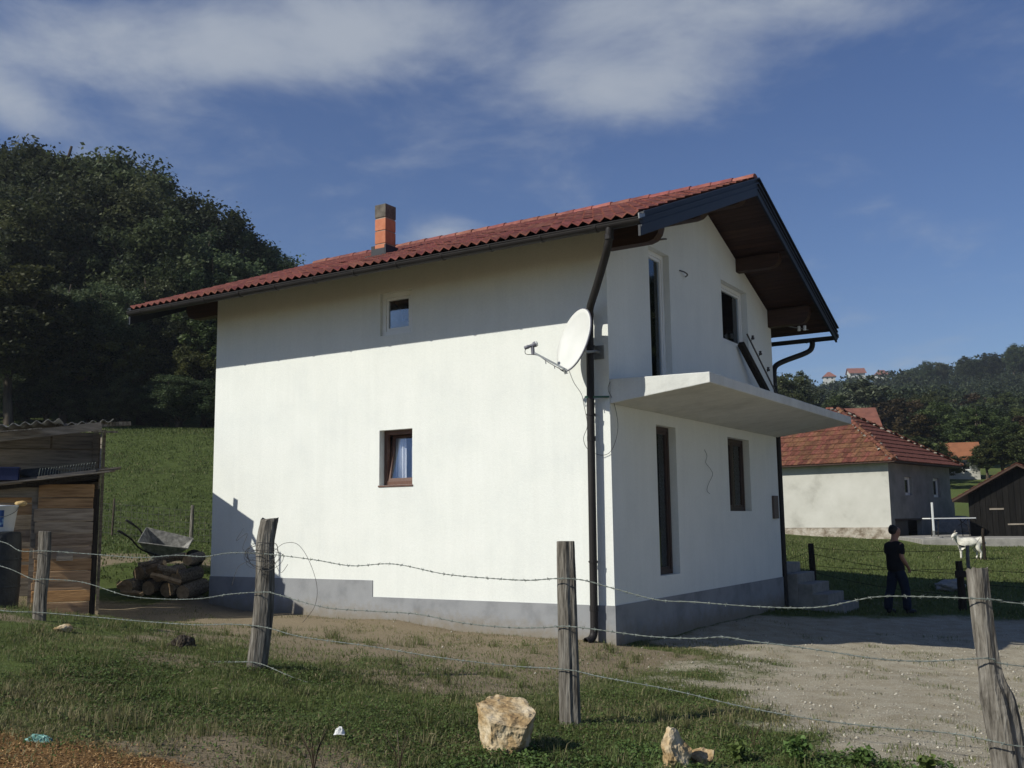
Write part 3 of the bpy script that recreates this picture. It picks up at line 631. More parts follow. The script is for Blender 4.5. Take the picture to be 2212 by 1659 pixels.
    for i in range(nr):
        inst('ridge_tile', rme, R, (x1 - i*st + 0.005, HW/2, roof_z(HW/2) + 0.035 + random.uniform(-.004, .004)), (0, random.uniform(-.01, .01), math.pi + random.uniform(-.01, .01)))
    # barge boards with trim strips
    for s in (0, 1):
        f = (lambda y: y) if s == 0 else (lambda y: HW - y)
        for gx, sg in ((OF, 1), (x0, -1)):
            b = MB(); ya = -EAVE-0.06
            prof = [(ya, ZE-0.05+SL*(ya+EAVE)+0.05), (HW/2, roof_z(HW/2)+0.05), (HW/2, roof_z(HW/2)-0.27), (ya, ZE-0.05+SL*(ya+EAVE)-0.27)]
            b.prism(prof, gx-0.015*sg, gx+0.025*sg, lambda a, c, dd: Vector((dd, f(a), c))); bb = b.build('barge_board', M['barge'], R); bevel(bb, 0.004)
            for dz, t in ((0.055, 0.05), (-0.03, 0.03), (-0.12, 0.016)):
                b = MB(); prof2 = [(ya, prof[0][1]+dz-0.05), (HW/2, prof[1][1]+dz-0.05), (HW/2, prof[1][1]+dz-0.075), (ya, prof[0][1]+dz-0.075)]
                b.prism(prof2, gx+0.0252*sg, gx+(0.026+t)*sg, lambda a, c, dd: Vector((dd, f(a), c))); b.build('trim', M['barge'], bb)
    # gutters
    for s in (0, 1):
        yc = (-EAVE-0.045) if s == 0 else (HW+EAVE+0.045); zc = ZE-(0.107 if s == 0 else 0.215); n = 10; r = 0.075
        g = MB(); vs = []
        for xx in (x0-0.02, x1+0.03):
            for rr in (r, r-0.006):
                for k in range(n+1):
                    a = math.pi + math.pi*k/n; vs.append((xx, yc+rr*math.cos(a), zc+rr*math.sin(a)))
        m = n+1
        fs = []
        for k in range(n):
            fs += [(k, k+1, 2*m+k+1, 2*m+k), (m+k+1, m+k, 3*m+k, 3*m+k+1)]
        fs += [(0, 2*m, 3*m, m), (n, m+n, 3*m+n, 2*m+n)]
        fs += [tuple(range(m)), tuple(range(2*m, 3*m))[::-1]]
        g.add(vs, fs)
        g.tube([(x0-0.02, yc-r, zc+0.004), (x1+0.03, yc-r, zc+0.004)], 0.010, 6); g.tube([(x0-0.02, yc+r, zc+0.004), (x1+0.03, yc+r, zc+0.004)], 0.006, 6)
        G = g.build('gutter', M['gutter'], H, smooth=False)
        kb = MB(); vs = []
        for xx in (-0.014, 0.014):
            for rr in (r+0.001, r+0.008):
                for k in range(n+1):
                    a = math.pi + math.pi*k/n; vs.append((xx, rr*math.cos(a), rr*math.sin(a)))
        fs = []
        for k in range(n): fs += [(m+k, m+k+1, 3*m+k+1, 3*m+k), (k, k+1, m+k+1, m+k), (2*m+k, 3*m+k, 3*m+k+1, 2*m+k+1)]
        kb.add(vs, fs); kme = kb.mesh('gutter_bracket', M['gutter'])
        for i in range(12): inst('gutter_bracket', kme, G, (x0+0.35 + i*0.86, yc, zc))
        e = MB(); yo = -1 if s == 0 else 1
        e.prism([(yc-0.09*yo*-1, zc-.02), (yc+0.09*yo, zc-.02), (yc+0.10*yo, zc+0.05), (yc+0.0*yo, zc+0.075), (yc-0.08*yo, zc+0.13), (yc-0.09*yo, zc+0.05)], x1+0.031, x1+0.045, lambda a, c, dd: Vector((dd, a, c)))
        e.build('gutter_end_cap', M['galv'] if s == 0 else M['gutter'], G)
    # downpipes
    pts = smooth_curve([(0.62, -1.115, 5.70), (0.60, -1.10, 5.52), (0.50, -1.0, 5.33), (0.12, -0.55, 5.03), (-0.16, -0.22, 4.83), (-0.225, -0.135, 4.70), (-0.235, -0.125, 4.4)], 5) + [Vector((-0.25, -0.125, 3.2)), Vector((-0.268, -0.125, 0.6))] + \
        smooth_curve([(-0.272, -0.125, 0.22), (-0.28, -0.14, 0.13), (-0.30, -0.19, 0.075), (-0.33, -0.27, 0.055)], 4)
    D = MB().tube(pts, 0.056, 14, caps=False).build('downpipe', M['gutter'], H, smooth=True)
    so_ = D.modifiers.new('s', 'SOLIDIFY'); so_.thickness = 0.004
    for z in (5.52, 4.72, 2.9, 0.5):
        i = min(range(len(pts)), key=lambda k: abs(pts[k].z-z)); p = pts[i]; xx = -0.232 - (4.7-z)*0.0088 if z < 4.8 else p.x; yy = -0.125 if z < 4.8 else p.y
        MB().tube([(xx, yy, z-0.035), (xx, yy, z+0.035)], 0.063, 14).build('pipe_collar', M['gutter'], D)
    for z in (1.15, 3.25, 4.25):
        xx = -0.232 - (4.7-z)*0.0088
        b = MB(); b.tube([(xx, -0.125, z-0.012), (xx, -0.125, z+0.012)], 0.064, 14); b.beam((xx, -0.07, z), (xx, 0.0, z), 0.02, 0.02); b.tube([(xx-.075, -0.125, z), (xx+.075, -0.125, z)], 0.008, 6)
        b.build('pipe_clip', M['gutter'], D)
    MB().beam((-0.30, -0.20, 3.50), (0.0, -0.015, 3.50), 0.012, 0.028).build('strap', pm('green_strap', [(0.03, 0.09, 0.06), (0.05, 0.12, 0.085)], rough=0.5), D)
    pts = smooth_curve([(0.55, HW+1.115, 5.60), (0.55, HW+1.10, 5.42), (0.46, HW+0.98, 5.28), (0.1, HW+0.45, 5.05), (0.0, HW+0.16, 4.9), (-0.02, HW+0.13, 4.7)], 4) + [Vector((0.0, HW+0.125, 4.0)), Vector((0.0, HW+0.125, -0.2))]
    MB().tube(pts, 0.058, 12, caps=False).build('downpipe', M['gutter'], H, smooth=True)
    # chimney of clay blocks with a concrete top
    ch = MB(); cx0, cx1, cy0, cy1 = -5.235, -4.985, 0.985, 1.285
    zb = 6.45
    ch.box((cx0+.012, cy0+.012, zb), (cx1-.012, cy1-.012, 7.55)); CH = ch.build('chimney', M['mortar'], R)
    for i, (za, zc_) in enumerate(((6.62, 6.815), (6.832, 7.065), (7.082, 7.30))):
        b = MB().box((cx0, cy0, za), (cx1, cy1, zc_)).build('block', M['brick'], CH); bevel(b, 0.006)
    b = MB().box((cx0-.004, cy0-.004, 7.325), (cx1+.004, cy1+.004, 7.575)).build('chimney_cap', M['chimcap'], CH); bevel(b, 0.01)
    fl = MB(); g = 0.035
    fl.box((cx0-g, cy0-g, zb), (cx1+g*.5, cy0-.004, 6.73)); fl.box((cx1+.004, cy0-g, zb), (cx1+g, cy1+g, 6.79)); fl.box((cx0-g-.05, cy0-.002, zb), (cx0-.004, cy1+g, 6.80)); fl.box((cx0, cy1+.004, zb), (cx1, cy1+g, 6.80))
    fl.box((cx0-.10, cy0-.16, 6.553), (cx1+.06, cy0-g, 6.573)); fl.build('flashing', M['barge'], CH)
    # concrete canopy over the front door, thinner at its outer edge
    c = MB(); so_x = 1.53
    prof = [(0.0, 3.76), (so_x, 3.735), (so_x, 3.585), (0.0, 3.40)]
    c.prism(prof, 0.003, HW+0.08, lambda a, cc, dd: Vector((a+0.002, dd, cc))); cn = c.build('canopy', M['slab'], H); bevel(cn, 0.012)
    sb_ = cn.modifiers.new('s', 'SUBSURF'); sb_.subdivision_type = 'SIMPLE'; sb_.levels = 5; sb_.render_levels = 5
    tx = bpy.data.textures.new('cast', 'CLOUDS'); tx.noise_scale = 0.22; dm = cn.modifiers.new('d', 'DISPLACE'); dm.texture = tx; dm.strength = 0.014; dm.texture_coords = 'GLOBAL'
    # meter box and loose cables on the front wall
    bevel(MB().box((0.002, 7.22, 1.72), (0.05, 7.50, 2.18)).build('meter_box', pm('brown_steel_box', [(0.10, 0.075, 0.065), (0.13, 0.1, 0.085)], rough=0.6), H), 0.006)
    cb = M['rustwire']
    MB().tube(smooth_curve([(0.0, 3.63, 2.93), (0.03, 3.66, 2.82), (0.02, 3.62, 2.70), (0.035, 3.78, 2.60), (0.03, 3.90, 2.50), (0.02, 3.72, 2.34), (0.05, 3.55, 2.22), (0.04, 3.7, 2.16)], 5), 0.0035, 5).build('loose_cable', cb, H)
    MB().tube(smooth_curve([(0.0, 2.78, 5.95), (0.06, 2.85, 5.93), (0.08, 2.95, 5.90), (0.02, 3.0, 5.88)], 4), 0.012, 5).build('cable_stub', cb, H)
    MB().tube(smooth_curve([(0.0, 1.9, 6.28), (0.05, 2.0, 6.31), (0.06, 2.12, 6.34)], 4), 0.016, 5).build('cable_stub', cb, H)
    # insulators under the eave at the far side
    ins = MB(); ins.tube([(0.35, HW-0.02, 5.72), (0.75, HW+0.15, 5.62)], 0.012, 6)
    I = ins.build('insulator_bracket', M['galv'], H)
    for k in (0.58, 0.70):
        MB().lathe([(0.0, 0), (0.03, 0), (0.035, 0.03), (0.02, 0.045), (0.035, 0.06), (0.03, 0.10), (0.0, 0.11)], 10, Matrix.Translation((k, HW+0.06, 5.60))).build('insulator', M['whitepaint'], I, smooth=True)
    # entrance steps climbing along the far side
    for i in range(5):
        xf = -0.08 + i*0.30; z = 0.78 - i*0.20
        b = MB().box((-1.3 if i == 0 else xf-0.30, HW+0.30, -0.8), (xf, HW+1.55, z)).build('step', M['concrete'], H); bevel(b, 0.012)
    return H
HOUSE = main_house()

# ------------------------------------------------------------------ satellite dish and things kept on the canopy
def basis(n, up=(0, 0, 1)):
    n = Vector(n).normalized(); x = Vector(up).cross(n).normalized(); y = n.cross(x)
    return Matrix((x, y, n)).transposed().to_4x4()
def satellite_dish():
    bx, by = h2w(-0.27, -0.56)
    T = thing('satellite_dish', 'large white satellite dish with receiver arm on the corner of the white house', 'satellite dish', (bx, by, 4.285))
    B = basis((-0.87, -0.42, 0.27))
    R, dep = 0.47, 0.085; rings, seg = 8, 40
    m = MB(); vs = [(0, 0, -dep)]; fs = []
    for i in range(1, rings+1):
        r = R*i/rings
        for k in range(seg):
            a = 2*math.pi*k/seg; vs.append((r*math.cos(a)*0.93, r*math.sin(a), -dep + dep*(i/rings)**2))
    for k in range(seg): fs.append((0, 1+k, 1+(k+1) % seg))
    for i in range(rings-1):
        for k in range(seg): fs.append((1+i*seg+k, 1+(i+1)*seg+k, 1+(i+1)*seg+(k+1) % seg, 1+i*seg+(k+1) % seg))
    m.add(vs, fs, B); d = m.build('reflector', M['dish'], T, smooth=True); so_ = d.modifiers.new('s', 'SOLIDIFY'); so_.thickness = 0.006; so_.offset = -1
    rm = MB(); ring = [B @ Vector((R*math.cos(2*math.pi*k/seg)*0.93, R*math.sin(2*math.pi*k/seg), -0.008)) for k in range(seg+1)]
    rm.tube(ring, 0.013, 6, caps=False).build('rim', M['rim'], T, smooth=True)
    # back bracket and wall arm
    bk = MB(); bk.box((-0.11, -0.14, -dep-0.07), (0.11, 0.14, -dep-0.012), B); bk.build('back_bracket', M['galv'], T)
    wx = Vector((-HEX[0]*0.0, 0, 0)); inw = Vector((HEY[0], HEY[1], 0))
    bp = B @ Vector((0, 0, -dep-0.05)); wp = Vector((HEX[0]*0.12 + HEY[0]*0.55, HEX[1]*0.12 + HEY[1]*0.55, -0.12))
    arm = MB(); arm.tube(smooth_curve([bp, bp + Vector((0.05, 0.02, -0.12)), wp - inw*0.12, wp], 4), 0.022, 8); arm.build('wall_arm', M['galv'], T, smooth=True)
    pl = MB(); pl.beam(wp - inw*0.008, wp + inw*0.006, 0.16, 0.2); pl.build('wall_plate', M['galv'], T)
    # receiver arm and head
    a0 = B @ Vector((0.0, -R*0.97, 0.01)); lx, ly = h2w(-0.80, -0.80); a1 = Vector((lx-bx, ly-by, 4.125-4.285))
    la = MB(); la.beam(a0 - (a1-a0)*0.05, a1, 0.028, 0.028); la.build('receiver_arm', M['galv'], T)
    ft = MB(); ft.beam(a0 + Vector((0.0, 0.02, -0.06)), a0 + (a1-a0)*0.07, 0.05, 0.02); ft.build('arm_foot', M['galv'], T)
    cl = a1 + Vector((-0.0, 0, 0.0)); hd = (B @ Vector((0, 0.04, 0)) - a1).normalized()
    hp = a1 + Vector((-0.01, -0.01, 0.10)); q = basis(hd)
    MB().beam(a1 - Vector((0, 0, 0.03)), hp, 0.04, 0.035).build('clamp', M['rim'], T)
    h = MB(); h.lathe([(0.0, 0.075), (0.036, 0.072), (0.042, 0.05), (0.040, 0.02), (0.026, 0.012), (0.022, -0.05), (0.028, -0.055), (0.026, -0.12), (0.0, -0.125)], 14, Matrix.Translation(hp) @ q.to_4x4())
    h.build('receiver_head', M['rim'], T, smooth=True)
    MB().lathe([(0.0, 0.086), (0.032, 0.08), (0.040, 0.066), (0.041, 0.055)], 14, Matrix.Translation(hp) @ q).build('receiver_cap', M['dish'], T, smooth=True)
    c = MB(); c.tube(smooth_curve([hp - hd*0.1, hp - hd*0.1 + Vector((0.0, 0, -0.09)), a1 + Vector((0.06, 0, -0.045)), a0.lerp(a1, 0.5) + Vector((0, 0, -0.03)), a0 + Vector((0.03, 0.03, -0.05))], 5), 0.005, 5)
    c.build('cable', M['black'], T, smooth=True)
    for k in (0.35, 0.62):
        MB().tube([a0.lerp(a1, k) + Vector((0, 0, -.03)), a0.lerp(a1, k) + Vector((0.005, 0, -.075))], 0.007, 5).build('cable_tie', M['rim'], T)
    def hl(x, y, z): p = h2w(x, y); return Vector((p[0]-bx, p[1]-by, z-4.285))
    c = MB(); c.tube(smooth_curve([a0 + Vector((0.05, 0.04, -0.02)), hl(-0.46, -0.22, 3.72), hl(-0.36, -0.19, 3.55), hl(-0.325, -0.19, 3.4), hl(-0.30, -0.14, 3.1), hl(-0.34, -0.19, 2.9), hl(-0.29, -0.14, 2.74), hl(-0.12, -0.04, 2.66), hl(0.03, -0.02, 2.74), hl(0.10, 0.04, 3.05), hl(0.06, 0.02, 3.4), hl(-0.01, -0.02, 3.6), hl(0.02, -0.01, 3.72)], 6), 0.004, 5)
    c.build('cable', M['black'], T, smooth=True)
satellite_dish()
def canopy_clutter():
    def P(x, y, z): p = h2w(x, y); return Vector((p[0], p[1], z))
    b = P(0.34, 6.88, 3.765); o = thing('timber_post', 'short dark timber post leaning against the wall on the canopy', 'post', b)
    MB().beam((0, 0, 0), P(0.09, 5.5, 5.06)-b, 0.11, 0.10).build('shaft', M['darkpost'], o)
    b = P(0.36, 7.42, 3.765); o = thing('insulator_mast', 'rusty steel mast with old wire insulators leaning on the canopy', 'mast', b)
    t = P(0.1, 5.86, 5.30)-b
    MB().tube([(0, 0, 0), t], 0.018, 6).build('pole', M['rustwire'], o)
    for k in (0.18, 0.36, 0.55, 0.74, 0.92):
        p = t*k; x = MB(); x.tube([p, p + Vector((0.06, 0.05, 0.05))], 0.008, 5); x.build('hook', M['rustwire'], o)
        MB().lathe([(0.0, 0), (0.03, 0), (0.036, 0.03), (0.02, 0.05), (0.03, 0.075), (0, 0.085)], 10, Matrix.Translation(p + Vector((0.06, 0.05, 0.04)))).build('insulator', M['rustwire'], o, smooth=True)
    for i, (x, y, r) in enumerate(((0.55, 7.0, 0.4), (0.62, 7.25, 1.2), (0.5, 7.32, 2.0), (0.72, 6.85, 0.1))):
        q = P(x, y, 3.76); m = MB().box((-0.12, -0.06, 0), (0.12, 0.06, 0.085 if i else 0.10)); o = m.build('hollow_brick', M['brick']); o.location = q; o.rotation_euler = (random.uniform(-.2, .2)*0, 0, r)
        bevel(o, 0.01)
        tag(o, ['broken orange brick lying on the canopy nearest the leaning post', 'orange brick on the canopy between two other bricks', 'orange brick on the canopy nearest the house wall', 'leftmost orange brick lying loose on the canopy'][i], 'brick', 'bricks lying on the canopy')
canopy_clutter()

# ------------------------------------------------------------------ wooden shed with lean-to
SH_A = math.radians(22.23)
def shed():
    T = thing('plank_shed', 'old plank shed with corrugated grey roof left of the white house', 'shed', (-6.69, 16.37, 0.0), SH_A)
    gzl = lambda sx, sy: g1(-6.69 + sx*math.cos(SH_A) - sy*math.sin(SH_A), 16.37 + sx*math.sin(SH_A) + sy*math.cos(SH_A))
    # front boards of the lower part
    z = 0.36; i = 0; hs = [0.20, 0.19, 0.13, 0.17, 0.19, 0.19, 0.20, 0.19, 0.21, 0.17, 0.22]
    for i, h in enumerate(hs):
        if z > 2.33: break
        x0 = -0.92 + random.uniform(-0.05, 0.02); x1 = -0.085 + random.uniform(-0.015, 0.005); y = random.uniform(0, 0.02)
        b = MB().box((0, 0, 0), (x1-x0, 0.025, h-0.012)); o = b.build('plank', M['plank'], T); o.location = (x0, y, z); o.rotation_euler = (random.uniform(-.02, .02), random.uniform(-.008, .008), 0)
        bevel(o, 0.004, 1); z += h
    for x0, x1, zz, h in ((-1.9, -1.0, 2.12, 0.16), (-1.9, -0.98, 1.93, 0.17), (-1.9, -1.0, 1.5, 0.2), (-1.9, -1.0, 1.2, 0.2), (-1.9, -1.0, 0.95, 0.2)):
        b = MB().box((0, 0, 0), (x1-x0, 0.025, h)); o = b.build('plank', M['plank'], T); o.location = (x0, 0.07, zz)
    b = MB().box((-0.60, -0.012, 1.20), (-0.36, -0.003, 1.36)).build('patch_board', M['greyplank'], T)
    # corner posts
    for x, y, z1, w in ((-0.05, 0.07, 2.33, 0.09), (-0.95, 0.075, 2.33, 0.08), (-0.10, 1.22, 3.42, 0.09), (0.03, 1.2, 3.40, 0.05), (-2.0, 1.22, 3.2, 0.09), (-2.0, 0.06, 2.33, 0.09)):
        o = MB().box((x-w/2, y-w/2, gzl(x, y)-0.1), (x+w/2, y+w/2, z1)).build('post', M['darkpost'] if x > -0.08 and y < 0.5 else M['greyplank'], T)
    # boards of the right side, edge-on to the camera
    yy = [0.12, 0.38, 0.64, 0.90, 1.32, 1.58, 1.84, 2.10]
    for k, y in enumerate(yy):
        zt = min(3.40, 2.36 + (3.42-2.36)*(y+0.25)/1.25)
        p = [(y, gzl(0, y)+0.05), (y+0.25, gzl(0, y)+0.05), (y+0.25, min(zt+0.2, 3.40)), (y, zt)]
        MB().prism(p, -0.03, -0.005, lambda a, c, d: Vector((d, a, c))).build('side_board', M['greyplank'], T)
    # upper back wall: three wide grey boards
    for zz, h, x0, x1 in ((2.36, 0.32, -2.2, -0.14), (2.70, 0.34, -2.2, -0.15), (3.06, 0.26, -2.2, -0.82), (3.06, 0.28, -0.79, -0.15)):
        o = MB().box((x0, 1.15, zz), (x1, 1.18, zz+h)).build('plank', M['greyplank'], T)
    # unseen back wall, set deeper so the shed shadow covers the house wall
    o = MB().box((-2.2, 2.36, 0.3), (0.0, 2.39, 3.42)).build('unseen_back_wall', M['greyplank'], T)
    # lean-to roof of split boards with battens
    for k in range(7):
        y0 = -0.28 + k*0.21
        a = Vector((-2.2, y0, 2.30 + 0.02*k + random.uniform(-.01, .01))); bb = Vector((0.18 + random.uniform(-.22, .12), y0+0.02, 2.60 + 0.02*k + random.uniform(-.02, .02)))
        if k in (2, 4): bb = Vector((0.30, y0, 2.69))
        o = MB().beam(a, bb, 0.19, 0.022).build('lean_to_board', M['greyplank'], T)
    for y0 in (-0.2, 0.9):
        MB().beam((-2.2, y0, 2.25), (-0.02, y0, 2.52), 0.06, 0.06).build('batten', M['darkpost'], T)
    MB().box((-1.9, 0.03, 2.20), (-0.70, 0.06, 2.36)).build('fascia_board', M['greyplank'], T)
    # upper roof: corrugated sheets on beams, low at the left
    def sheet(xa, xb, y0, y1, za, zb, lift=0.0):
        n = int((xb-xa)/0.0275); vs = []; fs = []
        for yy, dz in ((y0, 0), (y1, 0.14)):
            for k in range(n+1):
                t = k/n; vs.append((xa+(xb-xa)*t, yy, za+(zb-za)*t + dz + lift + 0.028*math.cos((xa+(xb-xa)*t)*2*math.pi/0.165)))
        fs = [(k, k+1, n+1+k+1, n+1+k) for k in range(n)]
        m = MB().add(vs, fs); o = m.build('corrugated_sheet', M['asbestos'], T, smooth=True, fix=False); s2 = o.modifiers.new('s', 'SOLIDIFY'); s2.thickness = 0.008
    sheet(-2.3, -1.50, 0.02, 2.5, 3.19, 3.31); sheet(-1.55, -0.66, 0.0, 2.5, 3.305, 3.43, 0.012); sheet(-0.70, 0.16, 0.75, 2.5, 3.43, 3.53)
    MB().beam((-2.3, -0.05, 3.02), (-0.02, 0.15, 3.37), 0.035, 0.13).build('roof_beam', M['greyplank'], T)
    MB().beam((-2.3, -0.10, 3.13), (-0.9, -0.06, 3.29), 0.12, 0.02).build('edge_board', M['oldwood'], T)
    MB().beam((-0.80, 1.12, 3.44), (0.45, 1.2, 3.52), 0.10, 0.07).build('roof_beam', M['oldwood'], T)
    MB().beam((-2.2, 1.25, 3.26), (-0.80, 1.12, 3.40), 0.10, 0.07).build('roof_beam', M['greyplank'], T)
    MB().beam((-0.45, 0.3, 3.36), (0.10, 0.35, 3.40), 0.09, 0.03).build('roof_batten', M['oldwood'], T)
    MB().beam((-0.2, 0.5, 3.31), (0.22, 0.9, 3.34), 0.07, 0.03).build('roof_batten', M['oldwood'], T)
    def put(o, x, y, z, rz=0):
        o.location = (-6.69 + x*math.cos(SH_A) - y*math.sin(SH_A), 16.37 + x*math.sin(SH_A) + y*math.cos(SH_A), z); o.rotation_euler = (0, 0, SH_A+rz)
    # things on and in front of the shed
    o = thing('hay_rake', 'old hay rake with a row of thin tines lying on the lean-to', 'rake')
    b = MB(); b.beam((-0.95, 0, 0.0), (-0.1, 0.02, 0.115), 0.05, 0.045); b.build('head', M['greyplank'], o)
    for k in range(21):
        x = -0.93 + k*0.04; z = 0.02 + (x+0.95)*0.135
        MB().tube(smooth_curve([(x, 0, z), (x+0.006, -0.02, z+0.07), (x+0.02+random.uniform(-.008, .008), -0.035, z+0.13)], 2), 0.005, 4).build('tine', M['wire'], o)
    MB().tube([(-0.5, 0, 0.06), (-0.2, 1.0, 0.2)], 0.016, 6).build('handle', M['greyplank'], o)
    put(o, 0.02, -0.05, 2.505)
    o = thing('storage_crate', 'dark blue plastic crate on the lean-to of the shed', 'crate')
    b = MB(); w, d_, h = 0.55, 0.36, 0.20; t = 0.015
    b.box((-w, -d_/2, 0), (0, d_/2, t)); b.box((-w, -d_/2, t), (0, -d_/2+t, h)); b.box((-w, d_/2-t, t), (0, d_/2, h)); b.box((-w, -d_/2+t, t), (-w+t, d_/2-t, h)); b.box((-t, -d_/2+t, t), (0, d_/2-t, h)); b.build('tub', M['bluecrate'], o)
    b = MB(); b.box((-w-.015, -d_/2-.015, h-.02), (.015, -d_/2, h+.005)); b.box((-w-.015, d_/2, h-.02), (.015, d_/2+.015, h+.005)); b.box((0, -d_/2, h-.02), (.015, d_/2, h+.005)); b.box((-w-.015, -d_/2, h-.02), (-w, d_/2, h+.005)); b.build('rim', M['bluecrate'], o)
    put(o, -1.20, 0.0, 2.465)
    # a dark bundle behind the rake
    o = lump('rag_bundle', M['tarp'], (0.36, 0.14, 0.12), 3, 0.35); put(o, -0.92, 0.30, 2.57); tag(o, 'black rag bundle on the lean-to behind the rake', 'bundle')
    # bucket hanging at the left, with a sponge on its rim
    o = thing('paint_bucket', 'white plastic bucket with blue label standing on the dark drum', 'bucket')
    b = MB(); b.lathe([(0.0, 0.0), (0.155, 0.0), (0.16, 0.01), (0.205, 0.37), (0.215, 0.375), (0.215, 0.40), (0.202, 0.40), (0.196, 0.37), (0.15, 0.02), (0.0, 0.015)], 28); b.build('tub', M['bucket'], o, smooth=True)
    lab = MB(); n = 10; vs = []
    for zz, rr in ((0.07, 0.1705), (0.32, 0.2015)):
        for k in range(n+1):
            a = -math.pi/2 - 0.75 + 1.0*k/n - 0.1; vs.append((rr*math.cos(a), rr*math.sin(a), zz))
    lab.add(vs, [(k, k+1, n+2+k, n+1+k) for k in range(n)]); lab.build('label_print', M['bluelabel'], o, smooth=True)
    hb = MB(); hb.tube(smooth_curve([(-0.21, 0, 0.37), (-0.17, -0.17, 0.29), (0, -0.235, 0.22), (0.17, -0.17, 0.29), (0.21, 0, 0.37)], 6), 0.005, 5); hb.build('handle', M['wire'], o)
    put(o, -1.36, -0.42, 1.672)
    o = lump('sponge', M['yellow'], (0.09, 0.05, 0.045), 5, 0.2); put(o, -1.12, -0.42, 2.095); tag(o, 'yellow sponge on the rim of the white bucket', 'sponge')
    o = thing('drum', 'dark plastic drum under the white bucket beside the shed', 'drum')
    zb = gzl(-1.38, -0.42); H_ = 1.672 - zb
    b = MB(); prof = [(0.0, 0), (0.27, 0), (0.285, 0.03)]
    for k in range(9):
        t = 0.08 + 0.84*k/8; prof += [(0.29 + 0.02*math.sin(math.pi*t), H_*t)]
    prof += [(0.285, H_-0.03), (0.27, H_-0.005), (0.25, H_-0.002), (0.0, H_-0.002)]
    b.lathe(prof, 24); b.build('body', M['tarp'], o, smooth=True)
    for t in (0.33, 0.66):
        MB().lathe([(0.29, H_*t-0.03), (0.325, H_*t), (0.29, H_*t+0.03)], 24).build('hoop', M['tarp'], o, smooth=True)
    put(o, -1.38, -0.42, zb)
def lump(name, mat, size, seed, amp=0.3, sub=3):
    """irregular faceted lump"""
    bm = bmesh.new(); bmesh.ops.create_icosphere(bm, subdivisions=sub, radius=1.0); rr = random.Random(seed)
    ks = [(Vector((rr.gauss(0, 1), rr.gauss(0, 1), rr.gauss(0, 1))).normalized(), rr.uniform(0.55, 0.95)) for _ in range(16)]
    ph = [rr.uniform(0, 6) for _ in range(6)]
    for v in bm.verts:
        d = v.co.normalized(); r = 1.0
        for n, c in ks:
            t = d.dot(n)
            if t > 0.01: r = min(r, (c + (1-c)*(1-amp*2.2) if amp < 0.45 else c) / t) if amp >= 0.45 else min(r, (1-amp*(1-c)*2)/t)
        r *= 1 + amp*0.10*(math.sin(d.x*7+ph[0])*math.sin(d.y*6+ph[1]) + math.sin(d.z*8+ph[2]+d.x*5)) + rr.uniform(-.03, .03)*amp
        v.co = Vector((d.x*size[0], d.y*size[1], d.z*size[2]))*r
    me = bpy.data.meshes.new(name); bm.to_mesh(me); bm.free(); me.materials.append(mat)
    o = bpy.data.objects.new(name, me); COL.objects.link(o); return o
shed()

# ------------------------------------------------------------------ barbed-wire fence along the near side
def wobbly_post(name, label, path, radii, mat, n=12, seed=0, group=None, flat=1.0, crack=True, top='flat'):
    rr = random.Random(seed); P = smooth_curve(path, 7); m = len(P)
    base = Vector(path[0])
    T = thing(name, label, 'fence post', base, 0, group)
    rs = []
    for i in range(m):
        t = i/(m-1)*(len(radii)-1); k = min(int(t), len(radii)-2); rs.append(radii[k]+(radii[k+1]-radii[k])*(t-k))
    mb = MB(); ph = [rr.uniform(0, 6.28) for _ in range(5)]
    for i, p in enumerate(P):
        for k in range(n):
            a = 2*math.pi*k/n
            f = 1 + 0.07*math.sin(2*a+ph[0]+i*0.06) + 0.05*math.sin(3*a+ph[1]) + 0.035*math.sin(5*a+ph[2]+i*0.1) + rr.uniform(-.018, .018)
            if crack and abs(((a-4.9) % 6.283)) < 0.3: f *= 0.86
            if top == 'chamfer' and i == m-1: f *= 0.80
            mb.v.append(Vector((p.x-base.x + rs[i]*f*math.cos(a), p.y-base.y + rs[i]*f*flat*math.sin(a), p.z-base.z + (rr.uniform(-.02, .02) if i == m-1 else 0))))
    for i in range(m-1):
        for k in range(n): mb.f.append([i*n+k, i*n+(k+1) % n, (i+1)*n+(k+1) % n, (i+1)*n+k])
    mb.f.append([(m-1)*n+k for k in range(n)])
    o = mb.build('shaft', mat, T)
    return T
G_P = 'weathered posts of the barbed wire fence'
wobbly_post('fence_post', 'short squared fence post in front of the plank shed', [(-5.535, 11.97, 0.45), (-5.53, 11.96, 0.9), (-5.51, 11.96, 1.3), (-5.515, 11.96, 1.675)], [0.078, 0.075, 0.073, 0.072], M['oldwood'], 8, 1, G_P, 0.7)
P2 = wobbly_post('fence_post', 'crooked grey fence post with a tangle of loose wire round it', [(-2.52, 10.01, 0.15), (-2.51, 10.01, 0.33), (-2.454, 10.01, 0.854), (-2.44, 10.01, 1.298), (-2.445, 10.01, 1.544), (-2.404, 10.01, 1.785)], [0.095, 0.10, 0.095, 0.088, 0.085, 0.082], M['oldwood'], 14, 2, G_P, 0.8)
wobbly_post('fence_post', 'straight round grey fence post with chamfered top near the big rock', [(0.437, 8.42, -0.1), (0.436, 8.42, 0.1), (0.432, 8.42, 0.8), (0.427, 8.42, 1.50), (0.427, 8.42, 1.545)], [0.082, 0.082, 0.076, 0.070, 0.066], M['oldwood'], 16, 3, G_P, 1.0, True, 'chamfer')
wobbly_post('fence_post', 'leaning knobbly fence post at the right edge of the gravel yard', [(3.30, 6.9, -0.2), (3.262, 6.9, 0.0), (3.215, 6.9, 0.38), (3.19, 6.9, 0.55), (3.163, 6.9, 0.70), (3.139, 6.9, 1.009), (3.124, 6.9, 1.385)], [0.115, 0.112, 0.106, 0.104, 0.072, 0.069, 0.070], M['oldwood'], 16, 4, G_P, 0.9)
